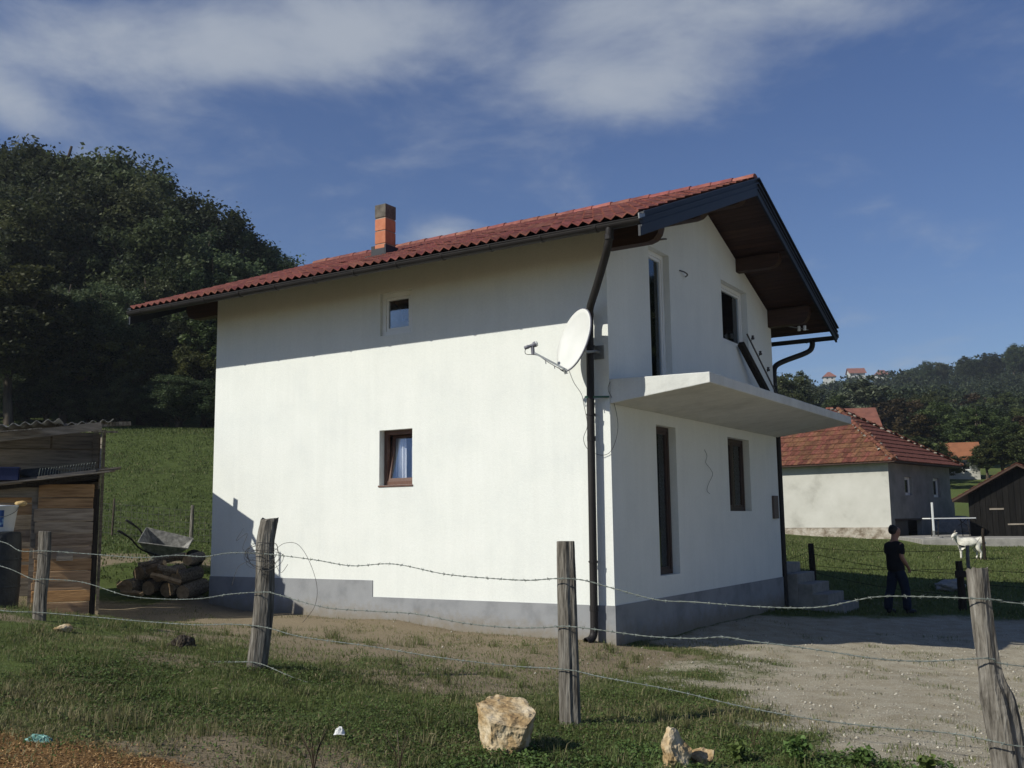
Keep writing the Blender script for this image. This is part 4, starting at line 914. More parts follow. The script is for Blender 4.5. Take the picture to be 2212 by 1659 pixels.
WIRES = {1: [(-8.6, 13.6, 1.75), (-7.2, 12.85, 1.62), (-6.19, 12.25, 1.57), (-5.84, 12.05, 1.46), (-5.44, 11.82, 1.46), (-4.68, 11.32, 1.43), (-4.0, 10.88, 1.4), (-3.5, 10.55, 1.43), (-3.14, 10.32, 1.42), (-2.8, 10.1, 1.46), (-2.37, 9.84, 1.45), (-1.87, 9.57, 1.4), (-1.49, 9.36, 1.35), (-1.08, 9.14, 1.37), (-0.61, 8.88, 1.29), (-0.2, 8.66, 1.26), (0.11, 8.49, 1.25), (0.35, 8.33, 1.27), (0.55, 8.25, 1.26), (0.78, 8.13, 1.2), (1.1, 7.95, 1.12), (1.37, 7.81, 1.11), (1.8, 7.57, 1.09), (2.18, 7.36, 1.1), (2.52, 7.18, 1.18), (2.81, 7.02, 1.19), (3.06, 6.83, 1.19), (3.21, 6.78, 1.18), (3.33, 6.73, 1.16), (4.6, 6.1, 1.05), (6.0, 5.4, 1.15)],
 2: [(-8.6, 13.6, 1.5), (-7.2, 12.85, 1.36), (-6.17, 12.24, 1.28), (-5.63, 11.93, 1.14), (-5.42, 11.81, 1.14), (-4.81, 11.4, 1.12), (-4.18, 11.0, 1.0), (-3.67, 10.66, 0.98), (-3.19, 10.35, 1.0), (-2.79, 10.09, 1.06), (-2.39, 9.85, 1.09), (-2.26, 9.78, 1.07), (-1.77, 9.51, 0.97), (-1.3, 9.26, 0.95), (-0.86, 9.02, 0.94), (-0.44, 8.79, 0.88), (-0.05, 8.58, 0.86), (0.22, 8.44, 0.87), (0.42, 8.32, 0.89), (0.69, 8.18, 0.87), (1.03, 7.99, 0.84), (1.36, 7.81, 0.84), (1.55, 7.71, 0.86), (1.73, 7.61, 0.84), (1.97, 7.48, 0.82), (2.25, 7.32, 0.79), (2.52, 7.17, 0.76), (2.79, 7.03, 0.76), (3.04, 6.84, 0.8), (3.14, 6.80, 0.8), (3.31, 6.74, 0.76), (4.6, 6.1, 0.7), (6.0, 5.4, 0.8)],
 3: [(-8.6, 13.6, 1.05), (-7.2, 12.85, 0.86), (-6.13, 12.22, 0.76), (-5.49, 11.85, 0.76), (-4.64, 11.3, 0.75), (-3.97, 10.86, 0.74), (-3.23, 10.38, 0.74), (-2.78, 10.08, 0.77), (-2.4, 9.86, 0.76), (-2.0, 9.64, 0.69), (-1.3, 9.26, 0.64), (-0.65, 8.91, 0.58), (-0.05, 8.58, 0.55), (0.41, 8.32, 0.55), (0.68, 8.18, 0.51), (1.18, 7.91, 0.45), (1.65, 7.65, 0.37), (2.09, 7.41, 0.32), (2.5, 7.19, 0.3), (2.89, 6.97, 0.3), (3.13, 6.76, 0.28), (3.28, 6.72, 0.26), (4.6, 6.1, 0.2), (6.0, 5.4, 0.3)],
 4: [(-3.16, 10.33, 0.38), (-2.77, 10.08, 0.41), (-2.45, 9.88, 0.42), (-2.05, 9.66, 0.31), (-1.52, 9.38, 0.20), (-1.3, 9.26, 0.14)]}
def barbed_wire(k, pts):
    names = {1: 'topmost strand of barbed wire strung between the fence posts', 2: 'middle strand of barbed wire strung between the fence posts', 3: 'third strand of barbed wire just above the grass', 4: 'short slack strand of barbed wire sinking into the grass'}
    T = thing('barbed_wire', names[k], 'barbed wire', pts[len(pts)//2], 0, 'barbed wire strands'); base = Vector(pts[len(pts)//2])
    P = [p-base for p in smooth_curve(pts, 12)]
    # two twisted strands
    for s in (0, 1):
        Q = []
        acc = 0
        for i, p in enumerate(P):
            if i: acc += (P[i]-P[i-1]).length
            a = acc*2*math.pi/0.11 + s*math.pi
            Q.append(p + Vector((0.47*math.cos(a), 0.25*math.cos(a), math.sin(a)))*0.0032)
        MB().tube(Q, 0.0030, 5).build('strand', M['wire'], T, smooth=True)
    # barbs
    b = MB(); acc = 0; nxt = 0.05; d = Vector((0.86, -0.5, 0))
    for i in range(1, len(P)):
        acc += (P[i]-P[i-1]).length
        if acc > nxt:
            nxt += random.uniform(0.105, 0.125); p = P[i]; dr = (P[i]-P[i-1]).normalized()
            for s in (-1, 1):
                v = Vector((random.uniform(-1, 1), random.uniform(-1, 1), random.uniform(0.5, 1)*random.choice((-1, 1)))).normalized()
                b.tube([p + dr*0.005*s - v*0.016, p + dr*0.005*s + v*0.016], 0.0019, 4)
            b.tube([p - dr*0.008, p + dr*0.008], 0.0058, 5)
    tag(b.build('barbs', M['wire'], T), kind='stuff')
for k, p in WIRES.items(): barbed_wire(k, p)
def wire_tangle():
    base = Vector((-2.43, 9.93, 1.45)); T = thing('wire_tangle', 'loose coil of thin wire tangled round the crooked post', 'wire coil', base)
    rr = random.Random(5)
    for j in range(6):
        pts = []; c = Vector((rr.uniform(-.03, .03), -0.03, rr.uniform(-.05, .03))); r = rr.uniform(0.12, 0.19); t0 = rr.uniform(0, 6)
        for i in range(9):
            a = t0 + i*0.85; pts.append(c + Vector((r*math.cos(a)*rr.uniform(.8, 1.2), -0.045 + 0.02*math.sin(a*2), r*0.62*math.sin(a)*rr.uniform(.6, 1.25))))
        MB().tube(smooth_curve(pts, 5), 0.0022, 4).build('loop', M['rustwire'], T, smooth=True)
    for e in ([(0.1, -.03, .03), (.2, -.05, .10), (.33, -.05, .09), (.44, -.05, -.06), (.52, -.04, -.3), (.5, -.02, -.5), (.38, 0, -.66)], [(-.1, -.03, .0), (-.2, -.05, .05), (-.16, -.05, .2), (-.27, -.04, .13), (-.2, -.04, .25)], [(-.1, -.03, -.05), (-.24, -.05, -.12), (-.3, -.04, -.3)], [(.1, -.03, -.06), (.17, -.05, -.18), (.24, -.05, -.1)]):
        MB().tube(smooth_curve(e, 5), 0.0022, 4).build('loose_end', M['rustwire'], T, smooth=True)
wire_tangle()

# ------------------------------------------------------------------ rocks and litter in the near grass
def rock(loc, size, seed, label, rz=0, amp=0.5, name='rock', mat='rock', sub=4):
    o = lump(name, M[mat], size, seed, amp, sub); o.location = loc; o.rotation_euler = (0, 0, rz); tag(o, label, 'rock')
    t = bpy.data.textures.new('rough', 'CLOUDS'); t.noise_scale = size[0]*0.5; d = o.modifiers.new('d', 'DISPLACE'); d.texture = t; d.strength = size[0]*0.16
    t2 = bpy.data.textures.new('rough', 'CLOUDS'); t2.noise_scale = size[0]*0.11; d = o.modifiers.new('d', 'DISPLACE'); d.texture = t2; d.strength = size[0]*0.10
    return o
def big_rock():
    # wedge-shaped limestone block: broad tilted top, narrow foot
    prof = [(-0.215, 0.10, 0.40), (-0.10, -0.16, 0.30), (0.13, -0.17, 0.26), (0.205, 0.02, 0.34), (0.12, 0.22, 0.40), (-0.08, 0.24, 0.44)]
    low = [(-0.16, 0.05, 0.04), (-0.10, -0.10, -0.04), (0.02, -0.12, -0.05), (0.13, 0.0, -0.03), (0.12, 0.18, -0.02), (-0.10, 0.20, -0.02)]
    mb = MB(); mb.add(prof+low, [(0, 1, 2, 3, 4, 5), (11, 10, 9, 8, 7, 6)] + [(i, i+6, (i+1) % 6+6, (i+1) % 6) for i in range(6)])
    me = mb.mesh('rock', M['rock']); bm = bmesh.new(); bm.from_mesh(me)
    bmesh.ops.triangulate(bm, faces=bm.faces)
    for it in range(4): bmesh.ops.subdivide_edges(bm, edges=bm.edges, cuts=1, use_grid_fill=True)
    bmesh.ops.smooth_vert(bm, verts=bm.verts, factor=0.12, use_axis_x=True, use_axis_y=True, use_axis_z=True)
    bmesh.ops.recalc_face_normals(bm, faces=bm.faces)
    bm.to_mesh(me); bm.free(); o = bpy.data.objects.new('rock', me); COL.objects.link(o)
    for sc, st in ((0.16, 0.034), (0.055, 0.030), (0.018, 0.012)):
        t = bpy.data.textures.new('rough', 'CLOUDS'); t.noise_scale = sc; d = o.modifiers.new('d', 'DISPLACE'); d.texture = t; d.strength = st; d.mid_level = 0.5
    o.location = (-0.07, 7.28, g1(-.07, 7.28)-0.035); o.scale = (1.03, 1.0, 0.92); tag(o, 'big pale yellow limestone block in the grass left of the round post', 'rock', 'limestone rocks in the grass')
big_rock()
rock((1.06, 7.02, g1(1.06, 7.02)+0.09), (0.14, 0.12, 0.19), 12, 'pale orange pointed rock half hidden by weeds at the bottom edge', 0.3)
rock((1.27, 7.18, g1(1.27, 7.18)+0.05), (0.105, 0.09, 0.095), 15, 'small white rock beside the pointed orange rock', 0.9)
rock((0.66, 7.16, g1(0.66, 7.16)+0.015), (0.03, 0.025, 0.018), 17, 'tiny pale stone between the two bigger rocks', 0.2, sub=2)
rock((-4.93, 11.2, g1(-4.93, 11.2)+0.03), (0.11, 0.09, 0.055), 21, 'flat yellowish stone in the grass by the squared post', 0.5)
rock((-3.62, 11.2, g1(-3.62, 11.2)+0.02), (0.17, 0.13, 0.10), 23, 'dark clod of earth in the grass between the left posts', 0.4, 0.5, 'earth_clod', 'bark')
def crumple(name, loc, size, mat, seed, label, cat):
    n = 14; rr = random.Random(seed); vs = []
    for j in range(n+1):
        for i in range(n+1):
            u, v = i/n-0.5, j/n-0.5; e = max(0, 1 - (u*u+v*v)*4.2)
            vs.append((u*size[0] + rr.uniform(-.5, .5)*size[0]/n, v*size[1] + rr.uniform(-.5, .5)*size[1]/n, size[2]*(e**0.6)*(0.55 + 0.6*rr.random())))
    mb = MB().add(vs, [(j*(n+1)+i, j*(n+1)+i+1, (j+1)*(n+1)+i+1, (j+1)*(n+1)+i) for j in range(n) for i in range(n)])
    o = mb.build(name, mat, None, fix=False); o.location = loc; tag(o, label, cat); s2 = o.modifiers.new('s', 'SOLIDIFY'); s2.thickness = 0.003
crumple('plastic_bag', (-2.98, 6.5, g1(-2.98, 6.5)+0.01), (0.20, 0.12, 0.05), M['teal'], 4, 'crumpled turquoise plastic bag lying by the sawdust', 'plastic bag')
crumple('paper_scrap', (-1.24, 7.32, g1(-1.24, 7.32)+0.05), (0.075, 0.05, 0.05), M['paper'], 8, 'small crumpled white paper scrap in the grass left of the big rock', 'paper')

# ------------------------------------------------------------------ wheelbarrow, firewood and wire-mesh fence behind
def wheelbarrow():
    x, y = -7.05, 20.5; z = g1(x, y)
    T = thing('wheelbarrow', 'cement-stained wheelbarrow standing behind the firewood pile', 'wheelbarrow', (x, y, z), math.radians(8)); T.rotation_euler = (math.radians(20), math.radians(4), math.radians(8))
    # tray: open, x forward (right)
    top = [(-0.42, -0.33, 0.60), (0.52, -0.27, 0.50), (0.52, 0.27, 0.50), (-0.42, 0.33, 0.66)]
    bot = [(-0.22, -0.20, 0.27), (0.22, -0.18, 0.25), (0.22, 0.18, 0.25), (-0.22, 0.20, 0.27)]
    mb = MB(); mb.add(top+bot, [(4, 5, 6, 7), (0, 1, 5, 4), (1, 2, 6, 5), (2, 3, 7, 6), (3, 0, 4, 7)])
    o = mb.build('tray', M['barrow'], T); s2 = o.modifiers.new('s', 'SOLIDIFY'); s2.thickness = 0.012
    MB().tube(top+[top[0]], 0.013, 6).build('rim', M['barrow'], T)
    for s in (-1, 1):
        MB().tube(smooth_curve([(0.58, s*0.06, 0.17), (0.15, s*0.20, 0.24), (-0.35, s*0.27, 0.42), (-0.58, s*0.29, 0.66), (-0.80, s*0.30, 0.80)], 5), 0.018, 8).build('handle_bar', M['gutter'], T, smooth=True)
        MB().tube(smooth_curve([(-0.66, s*0.293, 0.715), (-0.74, s*0.297, 0.77), (-0.82, s*0.30, 0.81)], 3), 0.026, 8).build('grip', M['black'], T, smooth=True)
        MB().tube(smooth_curve([(-0.12, s*0.24, 0.34), (-0.25, s*0.27, 0.1), (-0.24, s*0.27, 0.0), (-0.05, s*0.22, 0.22)], 4), 0.014, 6).build('leg', M['galv'], T)
    w = MB(); w.lathe([(0.13, -0.04), (0.175, -0.03), (0.19, 0), (0.175, 0.03), (0.13, 0.04)], 20, Matrix.Translation((0.60, 0, 0.19)) @ Matrix.Rotation(math.pi/2, 4, 'X')); W_ = w.build('wheel', M['black'], T, smooth=True)
    MB().lathe([(0.0, -0.03), (0.13, -0.02), (0.13, 0.02), (0.0, 0.03)], 16, Matrix.Translation((0.60, 0, 0.19)) @ Matrix.Rotation(math.pi/2, 4, 'X')).build('rim', M['barrow'], W_, smooth=True)
wheelbarrow()
def firewood():
    """each log is a thing; heaped against the corner of the house"""
    rr = random.Random(31)
    def log(a, b, r, label, split=False, end='cutwood'):
        a = Vector(a); b = Vector(b); T = thing('firewood_log', label, 'log', (a+b)/2, 0, 'firewood heaped behind the house corner'); c = (a+b)/2
        n = 10 if not split else 5; mb = MB(); d = (b-a); ph = rr.uniform(0, 6)
        pts = [a-c + d*t + Vector((rr.uniform(-.01, .01), rr.uniform(-.01, .01), rr.uniform(-.01, .01))) for t in (0, .33, .66, 1)]
        mb.tube(pts, [r*rr.uniform(.92, 1.05) for _ in pts], n, caps=False); o = mb.build('bark' if not split else 'split_face', M['logbark'] if not split else M['cutwood'], T, smooth=False)
        dn = d.normalized()
        for e, s in ((pts[0], -1), (pts[-1], 1)):
            MB().tube([e - dn*0.004*s, e + dn*0.004*s], r*0.93, n).build('cut_end', M['cutwood'], T)
    Z = lambda x, y: g1(x, y)
    rows = []
    labels = ['thick round log at the foot of the firewood heap on the left', 'thick log lying second in the bottom row of firewood', 'thick log lying third in the bottom row of firewood', 'thick log at the foot of the heap against the house wall',
              'mid-sized log lying in the second row of firewood, left end', 'mid-sized log in the middle of the second row of firewood', 'mid-sized log in the second row of firewood near the wall', 'round log with pale cut end near the house wall']
    bx = [(-6.95, 18.75), (-6.62, 18.9), (-6.30, 18.95), (-6.02, 18.98)]
    for i, (x, y) in enumerate(bx):
        z = Z(x, y)+0.13; log((x-0.05, y-0.28, z), (x+0.12, y+0.42, z+0.08), 0.14, labels[i])
    for i, (x, y) in enumerate([(-6.78, 18.85), (-6.46, 18.92), (-6.15, 18.98)]):
        z = Z(x, y)+0.37; log((x-0.05, y-0.25, z), (x+0.15, y+0.42, z+0.06), 0.125, labels[4+i])
    log((-6.0, 18.72, 1.10), (-5.93, 19.3, 1.14), 0.10, labels[7])
    log((-6.85, 18.62, 1.02), (-6.05, 18.80, 1.16), 0.055, 'long thin bark-covered branch across the top of the heap')
    log((-6.7, 18.66, 0.92), (-6.35, 18.55, 1.06), 0.07, 'short split piece near the top left of the heap', True)
    log((-6.45, 18.5, 0.99), (-6.12, 18.55, 0.90), 0.06, 'round stick with pale ends on the front of the heap')
    log((-6.55, 18.45, 0.86), (-6.03, 18.5, 0.70), 0.05, 'split stick sloping down the front of the heap', True)
    log((-7.18, 18.55, 0.66), (-6.88, 18.52, 0.68), 0.08, 'pale freshly split block at the left foot of the heap', True)
    log((-7.1, 18.5, 0.56), (-6.7, 18.45, 0.52), 0.045, 'thin pale stick on the ground left of the heap', True)
    log((-6.6, 18.7, 1.12), (-6.0, 18.62, 1.20), 0.04, 'topmost thin stick lying along the heap')
firewood()
def mesh_fence():
    pts = [(-12.5, 26.6), (-10.4, 26.3), (-8.25, 25.96), (-6.2, 25.6), (-4.0, 25.3)]
    T = thing('wire_mesh_fence', 'rusty wire mesh fence on the slope behind the wheelbarrow', 'fence', (-8.25, 25.96, g1(-8.25, 25.96)))
    b0 = Vector(T.location)
    for i, (x, y) in enumerate(pts):
        z = g1(x, y); r = 0.05 if i == 2 else 0.03
        MB().tube([Vector((x, y, z-0.2))-b0, Vector((x+0.03, y, z+0.95))-b0], [r, r*0.85], 7).build('post', M['oldwood'] if i == 2 else M['bark'], T)
    w = MB()
    for i in range(len(pts)-1):
        (xa, ya), (xb, yb) = pts[i], pts[i+1]; L_ = math.hypot(xb-xa, yb-ya)
        for h in (0.05, 0.2, 0.35, 0.5, 0.65, 0.8):
            w.tube([Vector((xa, ya, g1(xa, ya)+h))-b0, Vector(((xa+xb)/2, (ya+yb)/2, g1((xa+xb)/2, (ya+yb)/2)+h+random.uniform(-.03, .02)))-b0, Vector((xb, yb, g1(xb, yb)+h))-b0], 0.005, 3)
        for k in range(int(L_/0.15)):
            t = (k+0.5)*0.15/L_; x, y = xa+(xb-xa)*t, ya+(yb-ya)*t; z = g1(x, y)
            w.tube([Vector((x, y, z+0.03))-b0, Vector((x, y, z+0.82))-b0], 0.004, 3)
    tag(w.build('mesh', M['rustwire'], T), kind='stuff')
mesh_fence()

# ------------------------------------------------------------------ buildings behind
def house_two():
    T = thing('old_house', 'old white plastered house with hipped clay tile roof behind the yard', 'house', (16.72, 45.0, 0.72), math.radians(48))
    W1, W2, Hh = 7.8, 9.6, 3.50
    fL = lambda u, z, d: Vector((d, u, z)); fR = lambda u, z, d: Vector((u, d, z))
    wins = [(1.85, 2.72, 1.96, 2.80), (5.45, 6.35, 1.90, 2.82)]; cellar = (0.45, 3.6, -0.25, 0.82)
    m = MB(); wall_sheet(m, fL, [0, W2], [0.5, Hh], []); m.build('wall', M['oldwall'], T)
    m = MB(); wall_sheet(m, fR, [0, W1], [-0.5, 0.9, Hh], wins + [cellar], depth=0.22); m.build('wall', M['greywall'], T)  # right wall is a darker grey than the left one
    m = MB(); m.add([(W1, 0, -.5), (W1, W2, -.5), (W1, W2, Hh), (W1, 0, Hh)], [(0, 1, 2, 3)]); m.add([(0, W2, -.5), (W1, W2, -.5), (W1, W2, Hh), (0, W2, Hh)], [(0, 1, 2, 3)]); m.build('wall', M['oldwall'], T)
    # stone footing, uneven
    n = 26; m = MB(); vs = []
    for k in range(n+1):
        u = -0.05 + (W2+0.1)*k/n
        for z in (-0.6, -0.1, 0.25, 0.52 + random.uniform(-.02, .02)): vs.append((-0.05 + random.uniform(-.02, .02), u, z))
    m.add(vs, [(k*4+j, (k+1)*4+j, (k+1)*4+j+1, k*4+j+1) for k in range(n) for j in range(3)])
    m.add([(-.05, -.05, .52), (-.05, W2, .52), (0.01, W2, .53), (0.01, -.05, .53)], [(0, 1, 2, 3)]); m.add([(-.05, -.05, -.6), (0.02, -.05, -.6), (0.02, -.05, .52), (-.05, -.05, .52)], [(0, 1, 2, 3)])
    m.build('footing', M['stone'], T)
    for h in wins: window(T, fR, *h, M['whiteframe'], depth=0.16, fw=0.08, tilt=0.0)
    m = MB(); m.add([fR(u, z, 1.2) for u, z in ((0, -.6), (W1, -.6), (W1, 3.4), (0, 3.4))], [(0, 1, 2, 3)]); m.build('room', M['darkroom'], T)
    # cellar opening with boards
    m = MB(); m.box((0.45, 0.10, -0.3), (2.2, 0.13, 0.80)); m.build('cellar_door', M['darkframe'], T)
    m = MB(); m.box((0.42, -0.02, 0.82), (3.65, 0.02, 0.90)); m.build('lintel', M['beam'], T)
    m = MB(); m.box((W1+0.002, 0.0, 0.95), (W1+0.42, 0.9, 1.85)); m.box((W1+0.3, 0.2, -0.5), (W1+0.36, 0.26, 0.95)); m.build('balcony', M['greywall'], T)
    # roof
    ov, sl, ze = 0.5, 0.665, 3.44; ax = (W1+2*ov)/2; ang = math.atan(sl)
    z_at = lambda d: ze + sl*d
    A = (-ov+ax, -ov+ax); Bq = (-ov+ax, W2+ov-ax)
    dk = MB(); c = [(-ov, -ov), (W1+ov, -ov), (W1+ov, W2+ov), (-ov, W2+ov)]; zt = z_at(ax)
    vs = [(x, y, ze) for x, y in c] + [(A[0], A[1], zt), (Bq[0], Bq[1], zt)] + [(x, y, ze-0.06) for x, y in c]
    dk.add(vs, [(0, 1, 4), (1, 2, 5, 4), (2, 3, 5), (3, 0, 4, 5), (6, 9, 8, 7), (0, 6, 7, 1), (1, 7, 8, 2), (2, 8, 9, 3), (3, 9, 6, 0)])
    R = dk.build('roof', M['beam'], T)
    rows = 12; dx = ax/rows; ex = dx/math.cos(ang); tw = 0.215
    def geo(mb, Mx=None):
        w = tw-0.006; L_ = ex+0.05
        vs = [(0, -0.02, 0.055), (w/2, -0.035, 0.060), (w, -0.02, 0.055), (w, L_, 0.02), (0, L_, 0.02), (0, -0.02, 0.02), (w/2, -0.035, 0.025), (w, -0.02, 0.02)]
        mb.add(vs, [(0, 1, 2, 3, 4), (5, 6, 1, 0), (6, 7, 2, 1), (5, 0, 4), (7, 3, 2)], Mx)
    g = MB(); geo(g); tme = g.mesh('roof_tile', M['oldtile'], fix=False); rest = MB(); cnt = []
    # left slope: rises along +x, courses along y
    for r in range(rows):
        d = r*dx; y = -ov + d + 0.04
        while y < W2+ov-d-0.1:
            Mx = Matrix.Translation((-ov+d, y+tw, z_at(d))) @ Matrix.Rotation(-math.pi/2, 4, 'Z') @ Matrix.Rotation(ang, 4, 'X')
            cnt.append((y, Mx)); y += tw
    cnt.sort(key=lambda t: t[0])
    for i, (y, Mx) in enumerate(cnt):
        if i < 285:
            o = inst('roof_tile', tme, R); o.matrix_local = Mx @ Matrix.Rotation(random.uniform(-.02, .02), 4, 'Z') @ Matrix.Translation((0, 0, random.uniform(-.006, .01)))
        else: geo(rest, Mx)
    for r in range(rows):
        d = r*dx; x = -ov + d + 0.04
        while x < W1+ov-d-0.1:
            geo(rest, Matrix.Translation((x, -ov+d, z_at(d)+random.uniform(-.004, .006))) @ Matrix.Rotation(ang, 4, 'X'))
            geo(rest, Matrix.Translation((x+tw, W2+ov-d, z_at(d))) @ Matrix.Rotation(math.pi, 4, 'Z') @ Matrix.Rotation(ang, 4, 'X')); x += tw
        y = -ov + d + 0.04
        while y < W2+ov-d-0.1:
            geo(rest, Matrix.Translation((W1+ov-d, y, z_at(d))) @ Matrix.Rotation(math.pi/2, 4, 'Z') @ Matrix.Rotation(ang, 4, 'X')); y += tw
    tag(rest.build('roof_tiles', M['oldtile'], R, fix=False), kind='stuff')
    # hip and ridge tiles bedded in mortar
    n = 7; rc = MB(); vs = []
    for xx, rr in ((0.0, 0.13), (0.38, 0.10)):
        for k in range(n+1):
            a = math.pi*k/n; vs.append((xx, -rr*math.cos(a), rr*0.8*math.sin(a)))
    rc.add(vs, [(k, k+1, n+2+k, n+1+k) for k in range(n)] + [tuple(range(n+1))[::-1]]); rme = rc.mesh('hip_tile', M['oldtile'])
    mo = lump('mortar', M['mortar'], (0.05, 0.11, 0.05), 8, 0.4, 2); mme = mo.data; bpy.data.objects.remove(mo)
    def run(p, q, k):
        p = Vector(p); q = Vector(q); d = (q-p); st = d/k; B = Matrix.Translation((0, 0, 0))
        xa = d.normalized(); ya = Vector((0, 0, 1)).cross(xa).normalized(); za = xa.cross(ya); rot = Matrix((xa, ya, za)).transposed().to_4x4()
        for i in range(k):
            o = inst('hip_tile', rme, R); o.matrix_local = Matrix.Translation(p + st*i + Vector((0, 0, 0.03))) @ rot @ Matrix.Rotation(random.uniform(-.05, .05), 4, 'Z')
            for s_ in (-1, 1):
                if random.random() < 0.85:
                    o = inst('mortar', mme, R); o.matrix_local = Matrix.Translation(p + st*(i+random.uniform(.3, .7)) + ya*0.12*s_ + Vector((0, 0, 0.0))) @ rot @ Matrix.Rotation(random.uniform(0, 6), 4, 'Z'); o.scale = [random.uniform(.7, 1.5)]*3
    run((-ov, -ov, ze+0.03), (A[0], A[1], zt+0.04), 19); run((W1+ov, -ov, ze+0.03), (A[0], A[1], zt+0.04), 19); run((Bq[0], Bq[1], zt+0.04), (A[0], A[1], zt+0.04), 3)
    run((-ov, W2+ov, ze+.03), (Bq[0], Bq[1], zt+.04), 19)
house_two()
def gable_house(name, label, loc, rz, L_, W_, h, rise, wallm, roofm, cat='house', wins=(), hip=0.0, ov=0.5, door=False, gablem=None, group=None):
    """x along the ridge, y across; front face at y=0"""
    T = thing(name, label, cat, loc, rz, group)
    m = MB(); m.box((0, 0, -2.0), (L_, W_, h)); m.build('wall', wallm, T)
    c = W_/2; zr = h+rise; t = 0.14; e = ov; ze = h - rise*e/c
    if not hip:
        for x0 in (0, L_):
            m = MB(); s = 0.01 if x0 else -0.01; m.add([(x0+s, 0, h), (x0+s, W_, h), (x0+s, c, zr-.02)], [(0, 1, 2)]); m.build('gable', gablem or wallm, T)
    r = MB(); ra, rb = (-e + hip, L_+e-hip)
    for s in (0, 1):
        f = (lambda y: y) if s == 0 else (lambda y: W_-y)
        vs = [(-e, f(-e), ze), (L_+e, f(-e), ze), (rb, f(c), zr), (ra, f(c), zr)]
        r.add([(x, y, z+t) for x, y, z in vs]+vs, [(0, 1, 2, 3), (7, 6, 5, 4), (0, 4, 5, 1), (1, 5, 6, 2), (2, 6, 7, 3), (3, 7, 4, 0)])
    if hip:
        for x, rx in ((-e, ra), (L_+e, rb)):
            r.add([(x, -e, ze+t), (x, W_+e, ze+t), (rx, c, zr+t)], [(0, 1, 2)])
    R = r.build('roof', roofm, T, fix=False)
    for (x0, x1, z0, z1) in wins:
        w = MB().box((x0, -0.03, z0), (x1, 0.05, z1)).build('window', M['whitepaint'], T)
        MB().box((x0+.12, -0.05, z0+.12), (x1-.12, -0.035, z1-.12)).build('pane', M['fardark'], w)
    return T
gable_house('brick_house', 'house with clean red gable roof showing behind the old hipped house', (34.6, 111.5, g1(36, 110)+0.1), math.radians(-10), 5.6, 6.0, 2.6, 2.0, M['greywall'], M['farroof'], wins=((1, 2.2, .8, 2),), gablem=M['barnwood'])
gable_house('cottage', 'small cottage with bright orange roof among the trees on the right', (32.3, 75.0, g1(33.5, 75)), math.radians(-16), 2.2, 2.8, 1.6, 1.05, M['oldwall'], M['farorange'], wins=((0.9, 1.6, .6, 1.4),), ov=0.25)
for i, (x, y, z, rz, L_, W_, h, rs, hip, lab) in enumerate([
    (188.5, 602, 81.5, -0.2, 6.5, 6.5, 4.6, 2.6, 3.4, 'leftmost small white house on the far wooded ridge'),
    (203.5, 600, 82.2, -0.05, 9, 6.5, 5.6, 2.8, 0, 'tallest house with red gable roof on the far wooded ridge'),
    (217.8, 596, 81.3, -0.15, 7.5, 6.5, 4.8, 2.5, 3.0, 'white house with dark hipped roof right of the tallest ridge house'),
    (229.5, 590, 79.5, -0.1, 5, 5, 3.8, 1.5, 0, 'tiny white outbuilding at the right end of the ridge houses')]):
    gable_house('ridge_house', lab, (x, y, z), rz, L_, W_, h, rs, M['farwhite'], M['farroof'], wins=((1.2, 2.6, h-2.2, h-.9), (4.0, 5.4, h-2.2, h-.9)) if L_ > 6 else ((1.5, 3, 1.5, 2.8),), hip=hip, ov=0.8, group='houses on the far ridge')
